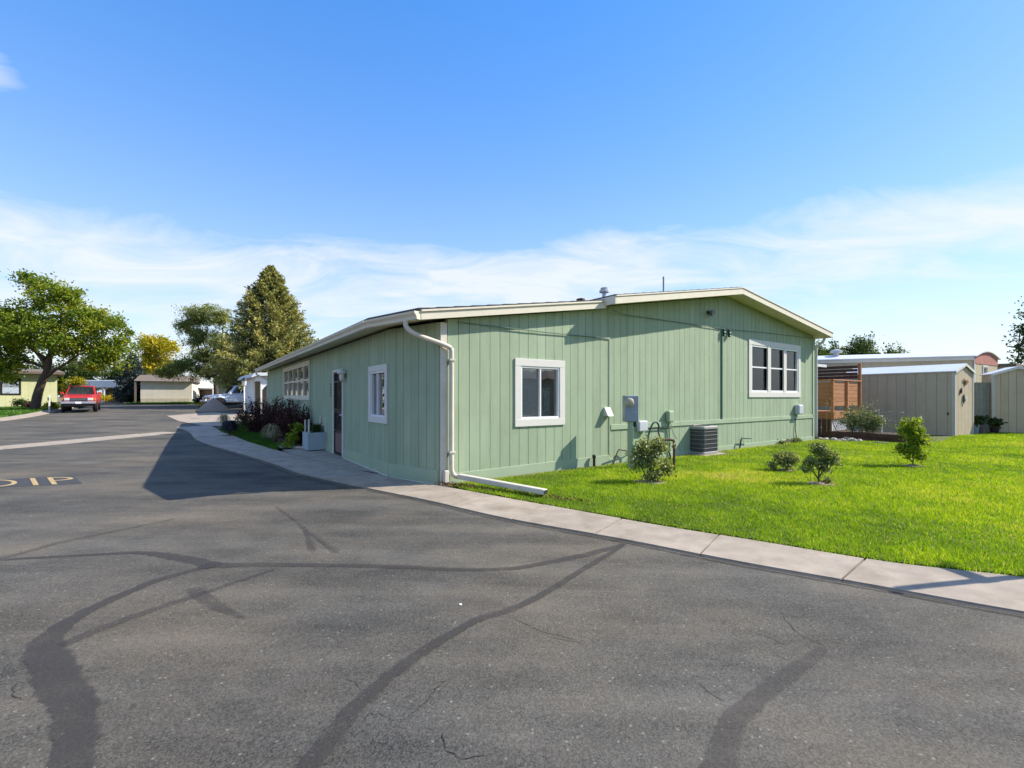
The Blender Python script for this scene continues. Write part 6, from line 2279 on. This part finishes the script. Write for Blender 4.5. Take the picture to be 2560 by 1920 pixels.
# street sign just outside the right edge: its shadow falls across the slabs
t = thing('street_sign', 'street sign post whose shadow crosses the slabs at right', 'sign', (5.55, 3.98, 0), .2)
MB().tube([(0, 0, -.2), (0, 0, 2.22)], .04, 8).build('post', M_STEEL, t)
MB().box(-.012, .012, -.05, .34, 1.55, 1.66).build('name_plate', mat('sign_green', (.04, .22, .12), .5, .1, 5), t)
MB().box(-.32, .04, -.012, .012, 1.68, 1.79).build('name_plate', mat('sign_green', (.04, .22, .12)), t)

# home and trees beyond the right edge of the view (the gable windows mirror them)
t = thing('side_home', 'cream mobile home beyond the right edge of the view', 'house', (26.0, -9.5, 0), R(82))
board_wall(t, 'front_wall', lambda s, d, z: (s, d, z), 0, 14, .0, lambda s: 2.9, .4, M_HOME, [(3, 4.4, 1.1, 2.2), (9, 10.4, 1.1, 2.2)], back=.1, gap=.01, d=.012, bname='panel')
for s0 in (3, 9):
    window(t, lambda s, d, z: (s, d, z), s0 - .06, s0 + 1.46, 1.04, 2.26, .07, (.5,), ())
MB().box(0, 14, -4, -3.9, 0, 2.9).build('back_wall', M_HOME, t)
MB().box(0, .1, -3.89, -.11, 0, 2.9).build('end_wall', M_HOME, t)
MB().box(13.9, 14, -3.89, -.11, 0, 2.9).build('end_wall', M_HOME, t)
MB().add([(-.3, .35, 2.9), (14.3, .35, 2.9), (14.3, -4.35, 2.9), (-.3, -4.35, 2.9), (-.3, -2, 3.6), (14.3, -2, 3.6)], [(0, 1, 5, 4), (2, 3, 4, 5), (0, 4, 3), (1, 2, 5), (3, 2, 1, 0)]).build('roof', M_BRROOF, t)
for k, (x, y, h, w, lab) in enumerate(((24.0, -13.5, 7.5, 3.0, 'shade tree left of the home beyond the right edge'), (34.0, -4.0, 8.5, 3.2, 'tall shade tree behind the home beyond the right edge'), (33.0, 5.0, 7.0, 2.8, 'shade tree right of the home beyond the right edge'))):
    make_tree('shade_tree', lab, (x, y, 0), ([(0, 0, -.2), (0, 0, 1.5), (.1, 0, 3)], (.24, .12)), [([(0, 0, 1.6), (-.8, 0, 2.8), (-1.2, 0, 3.6)], .07, .03), ([(0, 0, 1.6), (.8, 0, 2.8), (1.2, 0, 3.6)], .07, .03)],
              [(0, 0, h * .72, w * .7, w * .7, h * .28), (-w * .5, 0, h * .56, w * .65, w * .65, h * .28), (w * .5, .4, h * .52, w * .65, w * .65, h * .26)], L_MID, 90, 40, .6, .3, .5, group='trees beyond the right edge')

# brown leaf litter swept against the house corner and along the slab edge
n = 420
u = RNG.uniform(0, 1, n) ** 1.6
LP = np.stack([-1.15 + u * 2.2 + RNG.normal(size=n) * .05, 7.60 - u * 1.35 + np.abs(RNG.normal(size=n)) * .10, .05 + RNG.uniform(0, .025, n)], 1)
o = leaf_cloud('leaf_litter', LP, .035, L_LITTER, RNG.uniform(0, 1, n), None, .6)
tag(o, 'brown dead leaves along the grass edge at the house corner', 'dead leaves', kind='stuff')
